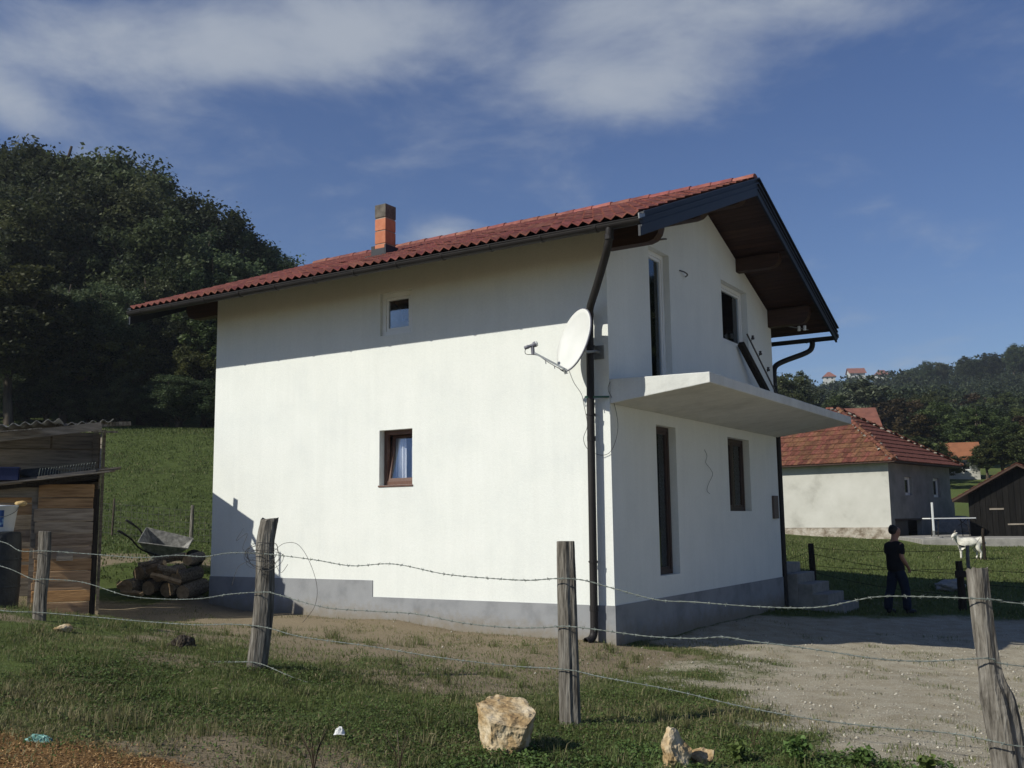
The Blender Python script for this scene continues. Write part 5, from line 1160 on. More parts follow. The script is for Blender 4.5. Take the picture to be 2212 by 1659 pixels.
def barn():
    x0, y0 = 19.15, 42.7; T = thing('barn', 'dark timber barn with clay tile gable roof at the right edge', 'barn', (x0, y0, g1(x0+1.5, y0)), math.radians(-33))
    W_, D_, h, rise = 4.0, 5.0, 2.0, 1.12
    n = 18; bw = W_/n
    for k in range(n):   # upright boards of the gable
        xa = k*bw; xm = xa+bw/2; zt = h + rise*(1-abs(xm-W_/2)/(W_/2))-0.05
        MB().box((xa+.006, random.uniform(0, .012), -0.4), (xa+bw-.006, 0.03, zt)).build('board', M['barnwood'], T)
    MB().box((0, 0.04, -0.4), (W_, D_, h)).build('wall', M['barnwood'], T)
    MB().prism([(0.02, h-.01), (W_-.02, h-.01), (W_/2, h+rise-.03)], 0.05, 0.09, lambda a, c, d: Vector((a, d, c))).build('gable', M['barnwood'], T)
    MB().box((0.8, -0.03, 1.35), (1.35, -0.015, 1.42)).build('batten', M['greyplank'], T); MB().box((1.45, -0.03, 0.72), (2.6, -0.015, 0.78)).build('batten', M['greyplank'], T)
    r = MB(); e = 0.55; sl = rise/(W_/2)
    for s in (0, 1):
        f = (lambda x: x) if s == 0 else (lambda x: W_-x)
        vs = [(f(-e), -0.45, h-sl*e), (f(W_/2), -0.45, h+rise), (f(W_/2), D_+.4, h+rise), (f(-e), D_+.4, h-sl*e)]
        r.add([(x, y, z+.09) for x, y, z in vs]+vs, [(0, 1, 2, 3), (7, 6, 5, 4), (0, 4, 5, 1), (1, 5, 6, 2), (2, 6, 7, 3), (3, 7, 4, 0)])
    R = r.build('roof', M['beam'], T)
    g = MB(); w, L_ = 0.21, 0.34; a = math.atan(sl)
    g.add([(0, 0, .05), (w, 0, .05), (w, L_, .02), (0, L_, .02), (0, 0, .02), (w, 0, .02)], [(0, 1, 2, 3), (4, 5, 1, 0), (4, 0, 3), (5, 2, 1)]); me = g.mesh('roof_tile', M['oldtile'], fix=False)
    slen = math.hypot(W_/2+e, (W_/2+e)*sl)
    for s in (0, 1):
        for rr in range(int(slen/0.30)+1):
            for c in range(24):
                d = rr*0.30*math.cos(a)
                if d > W_/2+e-0.1: continue
                if s == 0: Mx = Matrix.Translation((-e+d, -0.45+(c+1)*w, h-sl*e+sl*d+.09)) @ Matrix.Rotation(-math.pi/2, 4, 'Z') @ Matrix.Rotation(a, 4, 'X')
                else: Mx = Matrix.Translation((W_+e-d, -0.45+c*w, h-sl*e+sl*d+.09)) @ Matrix.Rotation(math.pi/2, 4, 'Z') @ Matrix.Rotation(a, 4, 'X')
                if c < 12 and s == 1 or c < 2:
                    o = inst('roof_tile', me, R); o.matrix_local = Mx
                elif c % 2 == 0 or True:
                    rest_barn.add([Vector(v.co) for v in me.vertices], [list(p.vertices) for p in me.polygons], Mx)
    tag(rest_barn.build('roof_tiles', M['oldtile'], R, fix=False), kind='stuff')
rest_barn = MB()
barn()

# ------------------------------------------------------------------ terrace, white post, table, goat, man, second fence
def terrace():
    c = [(15.75, 39.3), (19.2, 38.3), (27.0, 39.5), (27.0, 47), (22.5, 49.5), (16.72, 44.6)]
    zt = 0.86; m = MB(); n = len(c)
    m.add([(x, y, zt) for x, y in c] + [(x, y, 0.0) for x, y in c], [tuple(range(n))] + [(i, (i+1) % n, n+(i+1) % n, n+i) for i in range(n)])
    o = m.build('terrace', M['concrete']); tag(o, None, None, None, 'structure'); bevel(o, 0.03); return zt
ZT = terrace()
def white_post():
    x, y = 16.75, 40.6; T = thing('white_post', 'thin white post on a base plate beside the folding table', 'post', (x, y, ZT))
    MB().box((-0.03, -0.03, 0.28), (0.03, 0.03, 1.40)).build('shaft', M['whitepaint'], T)
    MB().box((-0.034, -0.034, 0.03), (0.034, 0.034, 0.28)).build('foot', M['greywall'], T)
    MB().lathe([(0.0, 0.0), (0.35, 0.0), (0.33, 0.04), (0.0, 0.06)], 14).build('base', M['concrete'], T)
white_post()
def folding_table():
    x, y = 18.1, 42.2; T = thing('folding_table', 'white folding table standing on the terrace before the old house', 'table', (x, y, ZT), math.radians(4))
    MB().box((-1.0, -0.35, 0.74), (0.95, 0.35, 0.78)).build('table_top', M['whitepaint'], T)
    for s in (-0.62, 0.62):
        for yy in (-0.28, 0.28):
            MB().tube([(s, yy, 0.74), (s+(0.06 if s > 0 else -0.06), yy, 0.0)], 0.018, 6).build('leg', M['gutter'], T)
        MB().tube([(s, -0.28, 0.2), (s, 0.28, 0.2)], 0.014, 6).build('crossbar', M['gutter'], T)
    for a, b in ((0.25, 0.62), (0.62, 0.25)):
        MB().tube([(a, -0.2, 0.73), (b+0.02, -0.2, 0.45)], 0.014, 6).build('brace', M['gutter'], T)
folding_table()
def skin(name, verts, edges, rad, mat, parent, sub=2, root=0):
    me = bpy.data.meshes.new(name); me.from_pydata(verts, edges, []); me.materials.append(mat)
    o = bpy.data.objects.new(name, me); COL.objects.link(o); o.parent = parent
    m = o.modifiers.new('Skin', 'SKIN'); m.use_smooth_shade = True
    for i, r in enumerate(rad):
        sv = me.skin_vertices[0].data[i] if me.skin_vertices else None
        if sv is None: break
        sv.radius = r if isinstance(r, tuple) else (r, r)
    if me.skin_vertices: me.skin_vertices[0].data[root].use_root = True
    s = o.modifiers.new('Sub', 'SUBSURF'); s.levels = sub; s.render_levels = sub
    return o
def ensure_skin(o):
    pass
def mkskin(name, chains, mat, parent, sub=2):
    """chains: list of lists of (x,y,z,r); points given twice are shared"""
    vs = []; rs = []; idx = {}; es = []
    for ch in chains:
        prev = None
        for x, y, z, r in ch:
            k = (round(x, 3), round(y, 3), round(z, 3))
            if k not in idx: idx[k] = len(vs); vs.append((x, y, z)); rs.append(r)
            if prev is not None: es.append((prev, idx[k]))
            prev = idx[k]
    bm = bmesh.new(); lay = bm.verts.layers.skin.verify(); bv = []
    for v, r in zip(vs, rs):
        b = bm.verts.new(v); b[lay].radius = (r, r) if not isinstance(r, tuple) else r; b[lay].use_root = (len(bv) == 0); bv.append(b)
    for a, b in es: bm.edges.new((bv[a], bv[b]))
    me = bpy.data.meshes.new(name); bm.to_mesh(me); bm.free(); me.materials.append(mat)
    o = bpy.data.objects.new(name, me); COL.objects.link(o); o.parent = parent
    m = o.modifiers.new('Skin', 'SKIN'); m.use_smooth_shade = True; m.branch_smoothing = 0.4
    s = o.modifiers.new('Sub', 'SUBSURF'); s.levels = sub; s.render_levels = sub
    return o
def man():
    x, y = 7.80, 20.9; T = thing('person', 'man in black short-sleeved shirt and dark jeans standing in the shade by the steps', 'person', (x, y, g1(x, y)), math.radians(22))
    # faces +x
    spine = [(0, 0, .97, .085), (-.01, 0, 1.12, .09), (-.015, 0, 1.28, .10), (0, 0, 1.40, .09), (.005, 0, 1.47, .07), (.015, 0, 1.53, .072), (.05, 0, 1.585, .092), (.045, 0, 1.655, .115), (.03, 0, 1.735, .088)]
    ch = [spine]
    ARM = {-1: [(-.005, -.17, 1.39, .055), (-.04, -.215, 1.27, .052), (-.045, -.235, 1.12, .048), (.07, -.20, 1.01, .043), (.165, -.145, .945, .032), (.195, -.13, .925, .038), (.225, -.12, .895, .03)],
           1: [(-.005, .17, 1.39, .055), (.01, .215, 1.27, .052), (.05, .225, 1.13, .048), (.12, .19, 1.01, .043), (.175, .13, .945, .032), (.20, .115, .925, .038), (.23, .105, .895, .03)]}
    for s in (-1, 1):
        A_ = ARM[s]; w_ = A_[-1]
        ch.append([(0, 0, 1.40, .09)] + A_)
        for k in range(4): ch.append([w_, (w_[0]+.012+.003*k, w_[1]+s*(-.022+.015*k), w_[2]-.035, .010), (w_[0]+.005+.003*k, w_[1]+s*(-.024+.015*k), w_[2]-.068-.004*(k % 2), .009), (w_[0]-.012, w_[1]+s*(-.024+.015*k), w_[2]-.084, .008)])
        ch.append([A_[-2], (A_[-2][0]+.02, A_[-2][1]-s*.03, A_[-2][2]-.025, .011), (A_[-2][0]+.03, A_[-2][1]-s*.045, A_[-2][2]-.05, .009)])
        dx = 0.12 if s < 0 else -0.13
        ch.append([(0, 0, .97, .085), (0, s*.09, .90, .07), (dx*.3+.02, s*.10, .70, .06), (dx*.6+.03, s*.11, .50, .045), (dx, s*.12, .28, .04), (dx-.02, s*.125, .09, .032), (dx+.04, s*.135, .045, .034), (dx+.15, s*.15, .03, .03)])
    mkskin('body', ch, M['skin'], T)
    YS = 1.42
    def wide(chs, ys): return [[(x, y/ys, z, r) for x, y, z, r in c] for c in chs]
    sh = [[(.005, 0, .82, .145), (0.0, 0, .90, .155), (-.01, 0, 1.0, .15), (-.01, 0, 1.12, .152), (-.015, 0, 1.27, .165), (-.005, 0, 1.39, .135), (.004, 0, 1.455, .075)]]
    for s in (-1, 1): ex_ = -.04 if s < 0 else .01; sh.append([(-.005, 0, 1.39, .135), (-.005, s*.172, 1.39, .075), (ex_, s*.215, 1.27, .066), (ex_, s*.226, 1.17, .064)])
    o = mkskin('shirt', wide(sh, YS), M['shirt'], T); o.scale = (1, YS, 1)
    tr = [[(0, 0, 1.0, .128), (0, 0, .93, .134)]]
    for s in (-1, 1):
        dx = 0.12 if s < 0 else -0.13
        tr.append([(0, 0, .93, .134), (0, s*.09, .86, .118), (dx*.3+.02, s*.105, .70, .104), (dx*.6+.03, s*.115, .50, .088), (dx, s*.125, .28, .084), (dx-.015, s*.13, .05, .080)])
    o = mkskin('trousers', wide(tr, 1.2), M['jeans'], T); o.scale = (1, 1.2, 1)
    for s in (-1, 1):
        dx = 0.12 if s < 0 else -0.13
        mkskin('shoe', [[(dx-.05, s*.125, .05, .06), (dx+.04, s*.135, .045, .06), (dx+.14, s*.148, .035, .055), (dx+.19, s*.155, .03, .038)]], M['black'], T, 1)
        mkskin('ear', [[(.035, s*.082, 1.61, .014), (.028, s*.092, 1.635, .018), (.034, s*.088, 1.66, .012)]], M['skin'], T, 1)
    mkskin('nose', [[(.125, 0, 1.645, .014), (.145, 0, 1.615, .016), (.125, 0, 1.602, .014)]], M['skin'], T, 1)
    mkskin('hair', [[(-.035, 0, 1.58, .06), (-.03, 0, 1.645, .098), (-.005, 0, 1.715, .106), (.035, 0, 1.745, .085)]], M['hair'], T)
man()
def goat():
    x, y = 14.17, 31.76; T = thing('goat', 'white goat standing on the meadow with its head turned to the yard', 'goat', (x, y, g1(x, y)), math.radians(172))
    # +x is forwards (to the left in the photograph)
    body = [(-.30, 0, .54, .13), (-.21, 0, .54, .175), (0, 0, .52, .185), (.19, 0, .52, .18), (.29, 0, .56, .145), (.35, .02, .64, .10), (.39, .04, .72, .078), (.42, .06, .76, .080), (.47, .11, .73, .060), (.52, .16, .69, .045), (.54, .18, .675, .034)]
    ch = [body]
    for s in (-1, 1):
        fx = 0.03*s
        ch.append([(.19, 0, .52, .18), (.24, s*.09, .42, .085), (.25+fx, s*.10, .29, .052), (.245+fx, s*.10, .20, .036), (.25+fx, s*.10, .09, .029), (.255+fx, s*.10, .03, .034)])
        ch.append([(-.21, 0, .54, .175), (-.25, s*.09, .44, .115), (-.20-fx, s*.10, .32, .075), (-.29-fx, s*.10, .215, .042), (-.275-fx, s*.10, .10, .030), (-.265-fx, s*.10, .03, .034)])
    ch.append([(-.30, 0, .54, .13), (-.38, 0, .56, .055), (-.45, 0.0, .53, .045), (-.50, 0.0, .46, .03)])
    mkskin('body', ch, M['goat'], T)
    for s in (-1, 1):
        mkskin('ear', [[(.40+.02*s, .06+s*.05, .79, .014), (.385+.02*s, .06+s*.10, .81, .02), (.37, .06+s*.145, .815, .008)]], M['goat'], T, 1)
        MB().tube([(.42, .06+s*.03, .815), (.40, .05+s*.035, .87), (.375, .045+s*.04, .90)], [.014, .010, .004], 6).build('horn', M['goatdark'], T)
        MB().lathe([(0, .010), (.008, .006), (.011, 0), (.008, -.006), (0, -.01)], 8, Matrix.Translation((.468-.02*s, .105+s*.045, .755))).build('eye', M['black'], T)
        for fx, sx in ((.255+.03*s, 1), (-.265-.03*s, 1)):
            MB().lathe([(.0, 0), (.028, 0), (.024, .035), (0, .035)], 8, Matrix.Translation((fx, s*.10, -.005))).build('hoof', M['goatdark'], T)
    mkskin('beard', [[(.51, .155, .655, .018), (.515, .16, .61, .014), (.51, .155, .575, .005)]], M['goat'], T, 1)
goat()
def second_fence():
    ps = [((7.46, 25.57), 1.0, 0.075, 'dark fence post beside the entrance steps'), ((9.40, 21.58), 1.02, 0.075, 'dark fence post with a crosspiece in the shade behind the leaning post'), ((13.2, 24.2), 1.0, 0.06, 'thin far fence post outside the right edge')]
    for i, ((x, y), h, r, lab) in enumerate(ps[:2]):
        z = g1(x, y); T = wobbly_post('fence_post', lab, [(x, y, z-.2), (x+.005, y, z+.2), (x, y, z+h*.6), (x-.015, y, z+h)], [r*1.1, r*1.05, r, r*.95], M['darkpost'], 9, 40+i, 'posts of the meadow fence')
        if i == 1: MB().box((-0.14, -0.10, 0.88), (0.12, -0.06, 1.02)).build('crosspiece', M['darkpost'], T)
    for i, (x, y, h, lab) in enumerate(((11.28, 25.4, 1.0, 'thin grey stake on the meadow left of the goat'), (14.55, 31.6, 0.95, 'thin dark stake on the meadow behind the goat'))):
        z = g1(x, y); wobbly_post('stake', lab, [(x, y, z-.2), (x+.01, y, z+.3), (x, y, z+.7), (x+.02, y, z+h)], [.05, .05, .045, .04], M['oldwood'] if i == 0 else M['darkpost'], 7, 50+i)
    # wires
    A = Vector((5.9, 22.9, 0)); B = Vector((7.46, 25.57, 0)); C_ = Vector((9.40, 21.58, 0)); D = Vector((14.8, 19.0, 0))
    T = thing('wire_fence', 'dark wire strands of the meadow fence between the steps and the gravel', 'wire fence', (B.x, B.y, g1(B.x, B.y))); b0 = Vector(T.location)
    for a, b, hs in ((A, B, (.2, .35, .5, .65, .85)), (B, Vector((11.28, 25.4, 0)), (.45, .9)), (Vector((11.28, 25.4, 0)), Vector((14.55, 31.6, 0)), (.4, .8)), (C_, D, (.25, .55, .85)), (B, C_, (.3, .75))):
        for h in hs:
            pts = []
            for k in range(7):
                p = a.lerp(b, k/6); z = g1(p.x, p.y); pts.append(Vector((p.x, p.y, z+h-0.05*math.sin(math.pi*k/6)))-b0)
            MB().tube(pts, 0.006, 4).build('strand', M['darkpost'], T)
        if a is A:
            for k in range(1, 14):
                p = a.lerp(b, k/14); z = g1(p.x, p.y); MB().tube([Vector((p.x, p.y, z+.2))-b0, Vector((p.x, p.y, z+.84))-b0], 0.004, 3).build('upright', M['darkpost'], T)
second_fence()
rock((10.55, 24.9, g1(10.55, 24.9)+0.08), (0.42, 0.3, 0.2), 61, 'grey boulder on the meadow beside the dark post', 0.2, 0.4, 'boulder', 'concrete')
o = lump('gravel_heap', M['concrete'], (1.5, 1.0, 0.75), 66, 0.2, 3); o.location = (21.4, 49.0, g1(21.4, 49)+0.05); tag(o, 'low heap of grey gravel between the old house and the barn', 'gravel heap')

# ------------------------------------------------------------------ trees
def raw_mesh(name, V, sizes, loops, mat, rnd=None):
    me = bpy.data.meshes.new(name); me.vertices.add(len(V)); me.vertices.foreach_set('co', np.asarray(V, np.float32).ravel())
    me.loops.add(len(loops)); me.loops.foreach_set('vertex_index', np.asarray(loops, np.int32))
    st = np.concatenate([[0], np.cumsum(sizes)[:-1]]).astype(np.int32)
    me.polygons.add(len(sizes)); me.polygons.foreach_set('loop_start', st); me.polygons.foreach_set('loop_total', np.asarray(sizes, np.int32))
    me.update()
    if rnd is not None:
        a = me.attributes.new('rnd', 'FLOAT', 'POINT'); a.data.foreach_set('value', np.asarray(rnd, np.float32))
    if mat: me.materials.append(mat)
    return me
def unit(n, rng):
    v = rng.normal(size=(n, 3)); return v/np.linalg.norm(v, axis=1, keepdims=True)
def leaf_quads(C, size, rng, up=0.35, asp=0.62):
    """rhombic leaves at centres C"""
    n = len(C); nrm = unit(n, rng); nrm[:, 2] = np.abs(nrm[:, 2]) + up; nrm /= np.linalg.norm(nrm, axis=1, keepdims=True)
    t = np.cross(nrm, unit(n, rng)); t /= np.linalg.norm(t, axis=1, keepdims=True)+1e-9; b = np.cross(nrm, t)
    s = (size*rng.uniform(0.6, 1.35, n))[:, None]
    V = np.empty((n, 4, 3)); V[:, 0] = C - t*s; V[:, 1] = C + b*s*asp - nrm*s*.15; V[:, 2] = C + t*s; V[:, 3] = C - b*s*asp - nrm*s*.15
    return V.reshape(-1, 3)
def crown_points(seed, nclump, per, spread, rx=0.30, rz=0.40, cz=0.60, lobes=7, flat=0.0):
    """leaf centres for a tree of height 1: clumps set on an uneven, lobed crown"""
    rng = np.random.default_rng(seed)
    lc = unit(lobes, rng); lc[:, 2] = lc[:, 2]*0.8+0.1; lw = rng.uniform(0.55, 1.0, lobes)
    d = unit(nclump, rng); rad = rng.uniform(0.0, 1.0, nclump)**0.38
    lob = np.max(np.clip((d@lc.T), 0, 1)**3*lw, axis=1); R = 0.52 + 0.56*lob + rng.uniform(-.07, .08, nclump)
    P = d*(rad*R)[:, None]; P[:, 0] *= rx; P[:, 1] *= rx; P[:, 2] *= rz; P[:, 2] += cz
    taper = np.clip(1.15 - 0.55*np.clip((P[:, 2]-cz)/rz, -1, 1)**2, 0.4, 1.2); P[:, :2] *= taper[:, None]
    cs = spread*rng.uniform(0.6, 1.3, nclump)
    off = np.clip(rng.normal(size=(nclump, per, 3)), -1.7, 1.7)*cs[:, None, None]; off[..., 2] *= 0.7
    C = (P[:, None]+off).reshape(-1, 3)
    tone = np.repeat(rng.uniform(0.05, 0.8, nclump), per) + rng.uniform(-.2, .25, nclump*per)
    return C, np.clip(tone, 0, 1), P, rng
def tree_kind(name, seed, mat, nclump, per, leaf, **kw):
    C, tone, P, rng = crown_points(seed, nclump, per, kw.pop('spread', 0.027), **kw)
    V = leaf_quads(C, leaf, rng); n = len(C)
    cm = raw_mesh('crown', V, np.full(n, 4), np.arange(4*n), mat, np.repeat(tone, 4))
    t = MB(); rr = random.Random(seed); bend = [rr.uniform(-.02, .02) for _ in range(4)]
    axis_ = [(0, 0, -0.03), (bend[0], bend[1], 0.15), (bend[2], bend[3], 0.35), (bend[0]*2, bend[1]*2, 0.6), (bend[1]*2, bend[2], 0.85)]
    t.tube(smooth_curve(axis_, 4), [0.026-0.022*i/16 for i in range(17)], 8)
    order = sorted(range(len(P)), key=lambda i: rr.random())[:14]
    for i in order:
        p = Vector(P[i]); a = min(max(p.z*0.6, 0.18), 0.7); s_ = Vector(axis_[2]).lerp(Vector(axis_[3]), max(0, min(1, (a-0.35)/0.25))); s_.z = a
        mid = s_.lerp(p, 0.5) + Vector((0, 0, -0.02)); t.tube(smooth_curve([s_, mid, p], 3), [0.010, 0.009, 0.008, 0.0065, 0.005, 0.004, 0.003], 5)
    tm = t.mesh('trunk', M['bark'], smooth=True)
    return tm, cm
KINDS = {
 'd': [tree_kind('dark', 101, M['leaf_dark'], 260, 125, 0.0085, rx=0.30, rz=0.42, cz=0.56), tree_kind('dark', 102, M['leaf_dark'], 260, 125, 0.0085, rx=0.27, rz=0.44, cz=0.55, lobes=9), tree_kind('dark', 103, M['leaf_dark'], 260, 125, 0.0085, rx=0.33, rz=0.40, cz=0.58, lobes=6)],
 'm': [tree_kind('mid', 111, M['leaf_mid'], 150, 140, 0.012, rx=0.36, rz=0.42, cz=0.56), tree_kind('mid', 112, M['leaf_mid'], 150, 140, 0.012, rx=0.40, rz=0.42, cz=0.55, lobes=9)],
 'p': [tree_kind('pale', 121, M['leaf_pale'], 110, 80, 0.022, rx=0.30, rz=0.46, cz=0.54)],
 'r': [tree_kind('rust', 131, M['leaf_rust'], 110, 80, 0.022, rx=0.40, rz=0.44, cz=0.54)]}
def plant_tree(name, x, y, h, kind, rz, ws, label, cat='tree', group=None, i=0):
    tm, cm = KINDS[kind][i % len(KINDS[kind])]
    T = thing(name, label, cat, (x, y, g1(x, y)), rz, group); T.scale = (h*ws, h*ws, h)
    inst('trunk', tm, T); inst('crown', cm, T); return T
FOREST = [(-42.2, 69.4, 16.8, 'd', 3.8, 1.0), (-37.1, 64.7, 16.7, 'd', 5.3, 1.0), (-36.3, 66.3, 16.1, 'd', 3.0, 1.0), (-35.2, 68.8, 17.1, 'd', 0.9, 1.0), (-35.2, 72.7, 18.3, 'd', 4.7, 1.0), (-29.4, 64.6, 17.4, 'd', 3.7, 1.0), (-27.5, 64.3, 16.7, 'd', 3.0, 1.0), (-28.6, 72.8, 17.0, 'd', 5.8, 1.0), (-26.4, 72.0, 15.2, 'd', 5.9, 1.0), (-21.5, 65.0, 13.5, 'd', 1.4, 1.0), (-20.5, 68.4, 12.4, 'd', 1.9, 1.0), (-18.7, 67.9, 12.6, 'd', 3.7, 1.0), (-17.8, 73.0, 9.6, 'd', 5.8, 1.0), (-36.0, 61.9, 13.4, 'd', 1.0, 1.0), (-33.7, 61.8, 13.0, 'd', 3.6, 1.0), (-29.3, 57.3, 13.2, 'd', 3.6, 1.0), (-27.3, 56.4, 13.7, 'd', 6.2, 1.0), (-27.4, 60.8, 14.9, 'd', 0.9, 1.0), (-24.9, 60.6, 13.5, 'd', 0.3, 1.0), (-20.8, 56.3, 12.1, 'd', 2.1, 1.0), (-20.4, 61.9, 11.0, 'd', 6.3, 1.0), (-17.0, 56.5, 10.3, 'd', 0.2, 1.0), (-15.6, 58.4, 10.2, 'd', 1.0, 1.0), (-30.9, 54.3, 8.2, 'd', 5.6, 1.0), (-27.5, 52.3, 7.6, 'd', 3.7, 1.0), (-25.8, 53.1, 6.8, 'd', 2.7, 1.0), (-22.9, 51.2, 8.0, 'd', 3.3, 1.0), (-20.6, 50.1, 7.7, 'd', 0.1, 1.0), (-19.8, 53.2, 8.9, 'd', 2.9, 1.0), (-17.3, 51.8, 7.6, 'd', 0.1, 1.0), (-16.2, 53.4, 7.5, 'm', 2.9, 1.0), (-13.4, 51.6, 8.7, 'm', 2.3, 1.0), (-23.2, 46.2, 7.9, 'm', 3.7, 1.15), (-25.2, 46, 6.9, 'm', 1.9, 1.15), (-21.8, 48.5, 6.8, 'd', 2.4, 1.15), (-18.8, 53, 5.5, 'd', 4.8, 1.15), (-15.5, 50, 4.7, 'm', 0.2, 1.15), (-19.8, 50, 5.2, 'm', 3.6, 1.15), (-14.2, 52, 5.9, 'd', 4.6, 1.15)]
RIGHT = [(27.2, 100, 9.4, 'd', 2.8, 1.2), (38.0, 128, 7.0, 'p', 3.5, 1.1), (43.4, 122, 8.0, 'p', 5.8, 1.25), (37.9, 118, 5.9, 'm', 2.9, 1.2), (45.0, 118, 5.7, 'r', 3.2, 1.2), (31.5, 110, 6.1, 'd', 3.7, 1.1), (47.5, 119, 5.3, 'r', 1.2, 1.2), (38.6, 95.1, 4.6, 'r', 0.6, 1.25), (40.4, 95.3, 5.7, 'm', 4.4, 1.25), (42.8, 97.5, 3.8, 'r', 4.1, 1.25), (39.0, 84.2, 5.7, 'm', 3.3, 1.25), (41.7, 87.4, 5.6, 'd', 0.2, 1.25), (47.7, 95.8, 4.9, 'm', 3.3, 1.25), (48.3, 93.3, 4.8, 'r', 2.9, 1.25), (52.2, 97.9, 3.7, 'm', 5.3, 1.25), (34.1, 131.9, 5.7, 'm', 1.8, 1.3), (38.0, 137.0, 4.4, 'd', 5.3, 1.3), (46.0, 150.4, 3.4, 'r', 0.0, 1.3), (45.9, 139.1, 3.9, 'm', 6.2, 1.3), (51.5, 143.9, 6.0, 'd', 4.9, 1.3), (51.6, 135.0, 6.1, 'm', 6.1, 1.3), (54.6, 132.4, 6.1, 'm', 0.6, 1.3), (56.1, 130.3, 4.3, 'd', 3.5, 1.3), (67.6, 147.0, 5.6, 'r', 0.8, 1.3), (67.1, 137.6, 5.9, 'm', 1.3, 1.3), (75.8, 149.1, 3.3, 'd', 1.9, 1.3), (74.0, 136.8, 5.7, 'm', 5.4, 1.3), (28.3, 72, 3.9, 'm', 4.0, 1.5), (30.3, 74, 3.2, 'm', 0.6, 1.5), (29.0, 68, 2.7, 'm', 6.2, 1.5), (34.7, 74, 2.8, 'm', 1.3, 1.5), (35.4, 73, 3.7, 'm', 1.6, 1.5), (36.5, 72, 4.5, 'm', 4.9, 1.5), (36.6, 70, 4.7, 'm', 2.1, 1.5), (31.6, 95, 3.0, 'm', 1.9, 1.5)]
CON = [(124.7, 300, 10.4), (141.2, 280, 12.0)]
RIDGE_TREES = [(137.7, 285, 10.9), (130.9, 305, 9.6), (132.2, 290, 10.8), (134.6, 287, 9.5), (140.3, 300, 9.0), (147.4, 285, 11.0), (132.9, 330, 8.8), (144.5, 282, 10.5), (127.5, 302, 9.0), (120.5, 305, 8.5)]
ORD = ['first', 'second', 'third', 'fourth', 'fifth', 'sixth', 'seventh', 'eighth', 'ninth', 'tenth', 'eleventh', 'twelfth', 'thirteenth', 'fourteenth', 'fifteenth', 'sixteenth']
for i, (x, y, h, k, rz, ws) in enumerate(FOREST):
    if y < 47: lab = 'small loose-leaved tree at the front of the left wood, first from the shed roof' if x > -24 else 'small loose-leaved tree at the far left front of the wood'
    elif k == 'd': lab = 'dark broadleaf tree in the dense wood on the left hillside'
    else: lab = ORD[sum(1 for t in FOREST if t[3] == 'm' and t[1] >= 47 and t[0]/t[1] < x/y)] + ' green bushy tree from the left along the lower edge of the left wood'
    plant_tree('broadleaf_tree', x, y, h*(1.13 if y > 55 else 1.06), k, rz, ws, lab, 'tree', 'trees of the left wood', i)
# more of the wood behind, going up the slope
for i in range(26):
    x = -48 + i*1.55 + random.uniform(-1, 1); y = random.uniform(77, 92)
    lim = 16 if x < -30 else max(6.5, 16 - (x+30)*0.55)
    if x > -13: continue
    plant_tree('broadleaf_tree', x, y, random.uniform(0.78, 0.95)*lim, 'd', random.uniform(0, 6), 1.0, 'dark broadleaf tree in the dense wood on the left hillside', 'tree', 'trees of the left wood', i)
RL = {'d': 'dark green tree from the left on the slope behind the old house', 'm': 'green bushy tree from the left on the slope behind the old house', 'r': 'brownish autumn tree from the left on the slope behind the old house', 'b': 'low green bush from the left around the orange-roofed cottage'}
cnt_ = {}
for i, (x, y, h, k, rz, ws) in enumerate(sorted(RIGHT, key=lambda t: t[0]/t[1])):
    if k == 'p': lab = 'pale silvery tree above the tip of the canopy' if x < 40 else 'large pale silvery tree behind the old hipped roof'; kk = 'p'
    else:
        kk = 'b' if (y < 76) else k; lab = ORD[cnt_.get(kk, 0)] + ' ' + RL[kk]; cnt_[kk] = cnt_.get(kk, 0)+1
    plant_tree('bush' if kk == 'b' else 'broadleaf_tree', x, y, h*1.05, k, rz, ws, lab, 'bush' if kk == 'b' else 'tree', 'bushes around the cottage' if kk == 'b' else 'trees of the right slope', i)
# saplings on the left slope and undergrowth along the foot of the wood
for i, (x, y, h, lab) in enumerate([(-19.1, 54.0, 3.0, 'thin sapling with pale stem at the edge of the left wood'), (-11.5, 44.0, 2.2, 'small sapling near the corner of the white house')]):
    T = plant_tree('sapling', x, y, h, 'd', 1.0, 0.7, lab, 'sapling', None, i)
rg = random.Random(77)
for i in range(22):
    x = -33 + i*0.95 + rg.uniform(-.4, .4); y = 48.5 + rg.uniform(-1, 3.5) + max(0, (-22-x))*0.1
    h = rg.uniform(2.2, 4.2); T = plant_tree('bush', x, y, h, 'd', rg.uniform(0, 6), 1.55, 'dark bush in the undergrowth along the foot of the left wood', 'bush', 'undergrowth bushes of the left wood', i)
    T.location.z -= 0.22*h
for i, (x, y, h) in enumerate([(36, 37, 15), (41, 42, 17), (33, 41, 14), (46, 38, 17), (39, 33, 15), (46, 46, 17)]):
    plant_tree('broadleaf_tree', x, y, h, 'm', i*1.1, 1.2, 'tall green tree mirrored in the upper window of the white house', 'tree', 'trees right of the yard', i)
for i, (x, y, h) in enumerate(CON):
    plant_tree('skyline_tree', x, y, h*1.15, 'd', i*1.3, 0.8, ['narrow dark tree on the right skyline, nearest to the ridge houses', 'tallest narrow dark tree near the right end of the skyline'][i], 'tree', 'narrow trees on the right skyline')
for i, (x, y, h) in enumerate(sorted(RIDGE_TREES, key=lambda t: t[0]/t[1])):
    plant_tree('broadleaf_tree', x, y, h*1.1, 'd', i*1.7, 1.1, ORD[i] + ' round-topped dark tree from the left on the skyline of the right hill', 'tree', 'round trees on the right skyline', i)
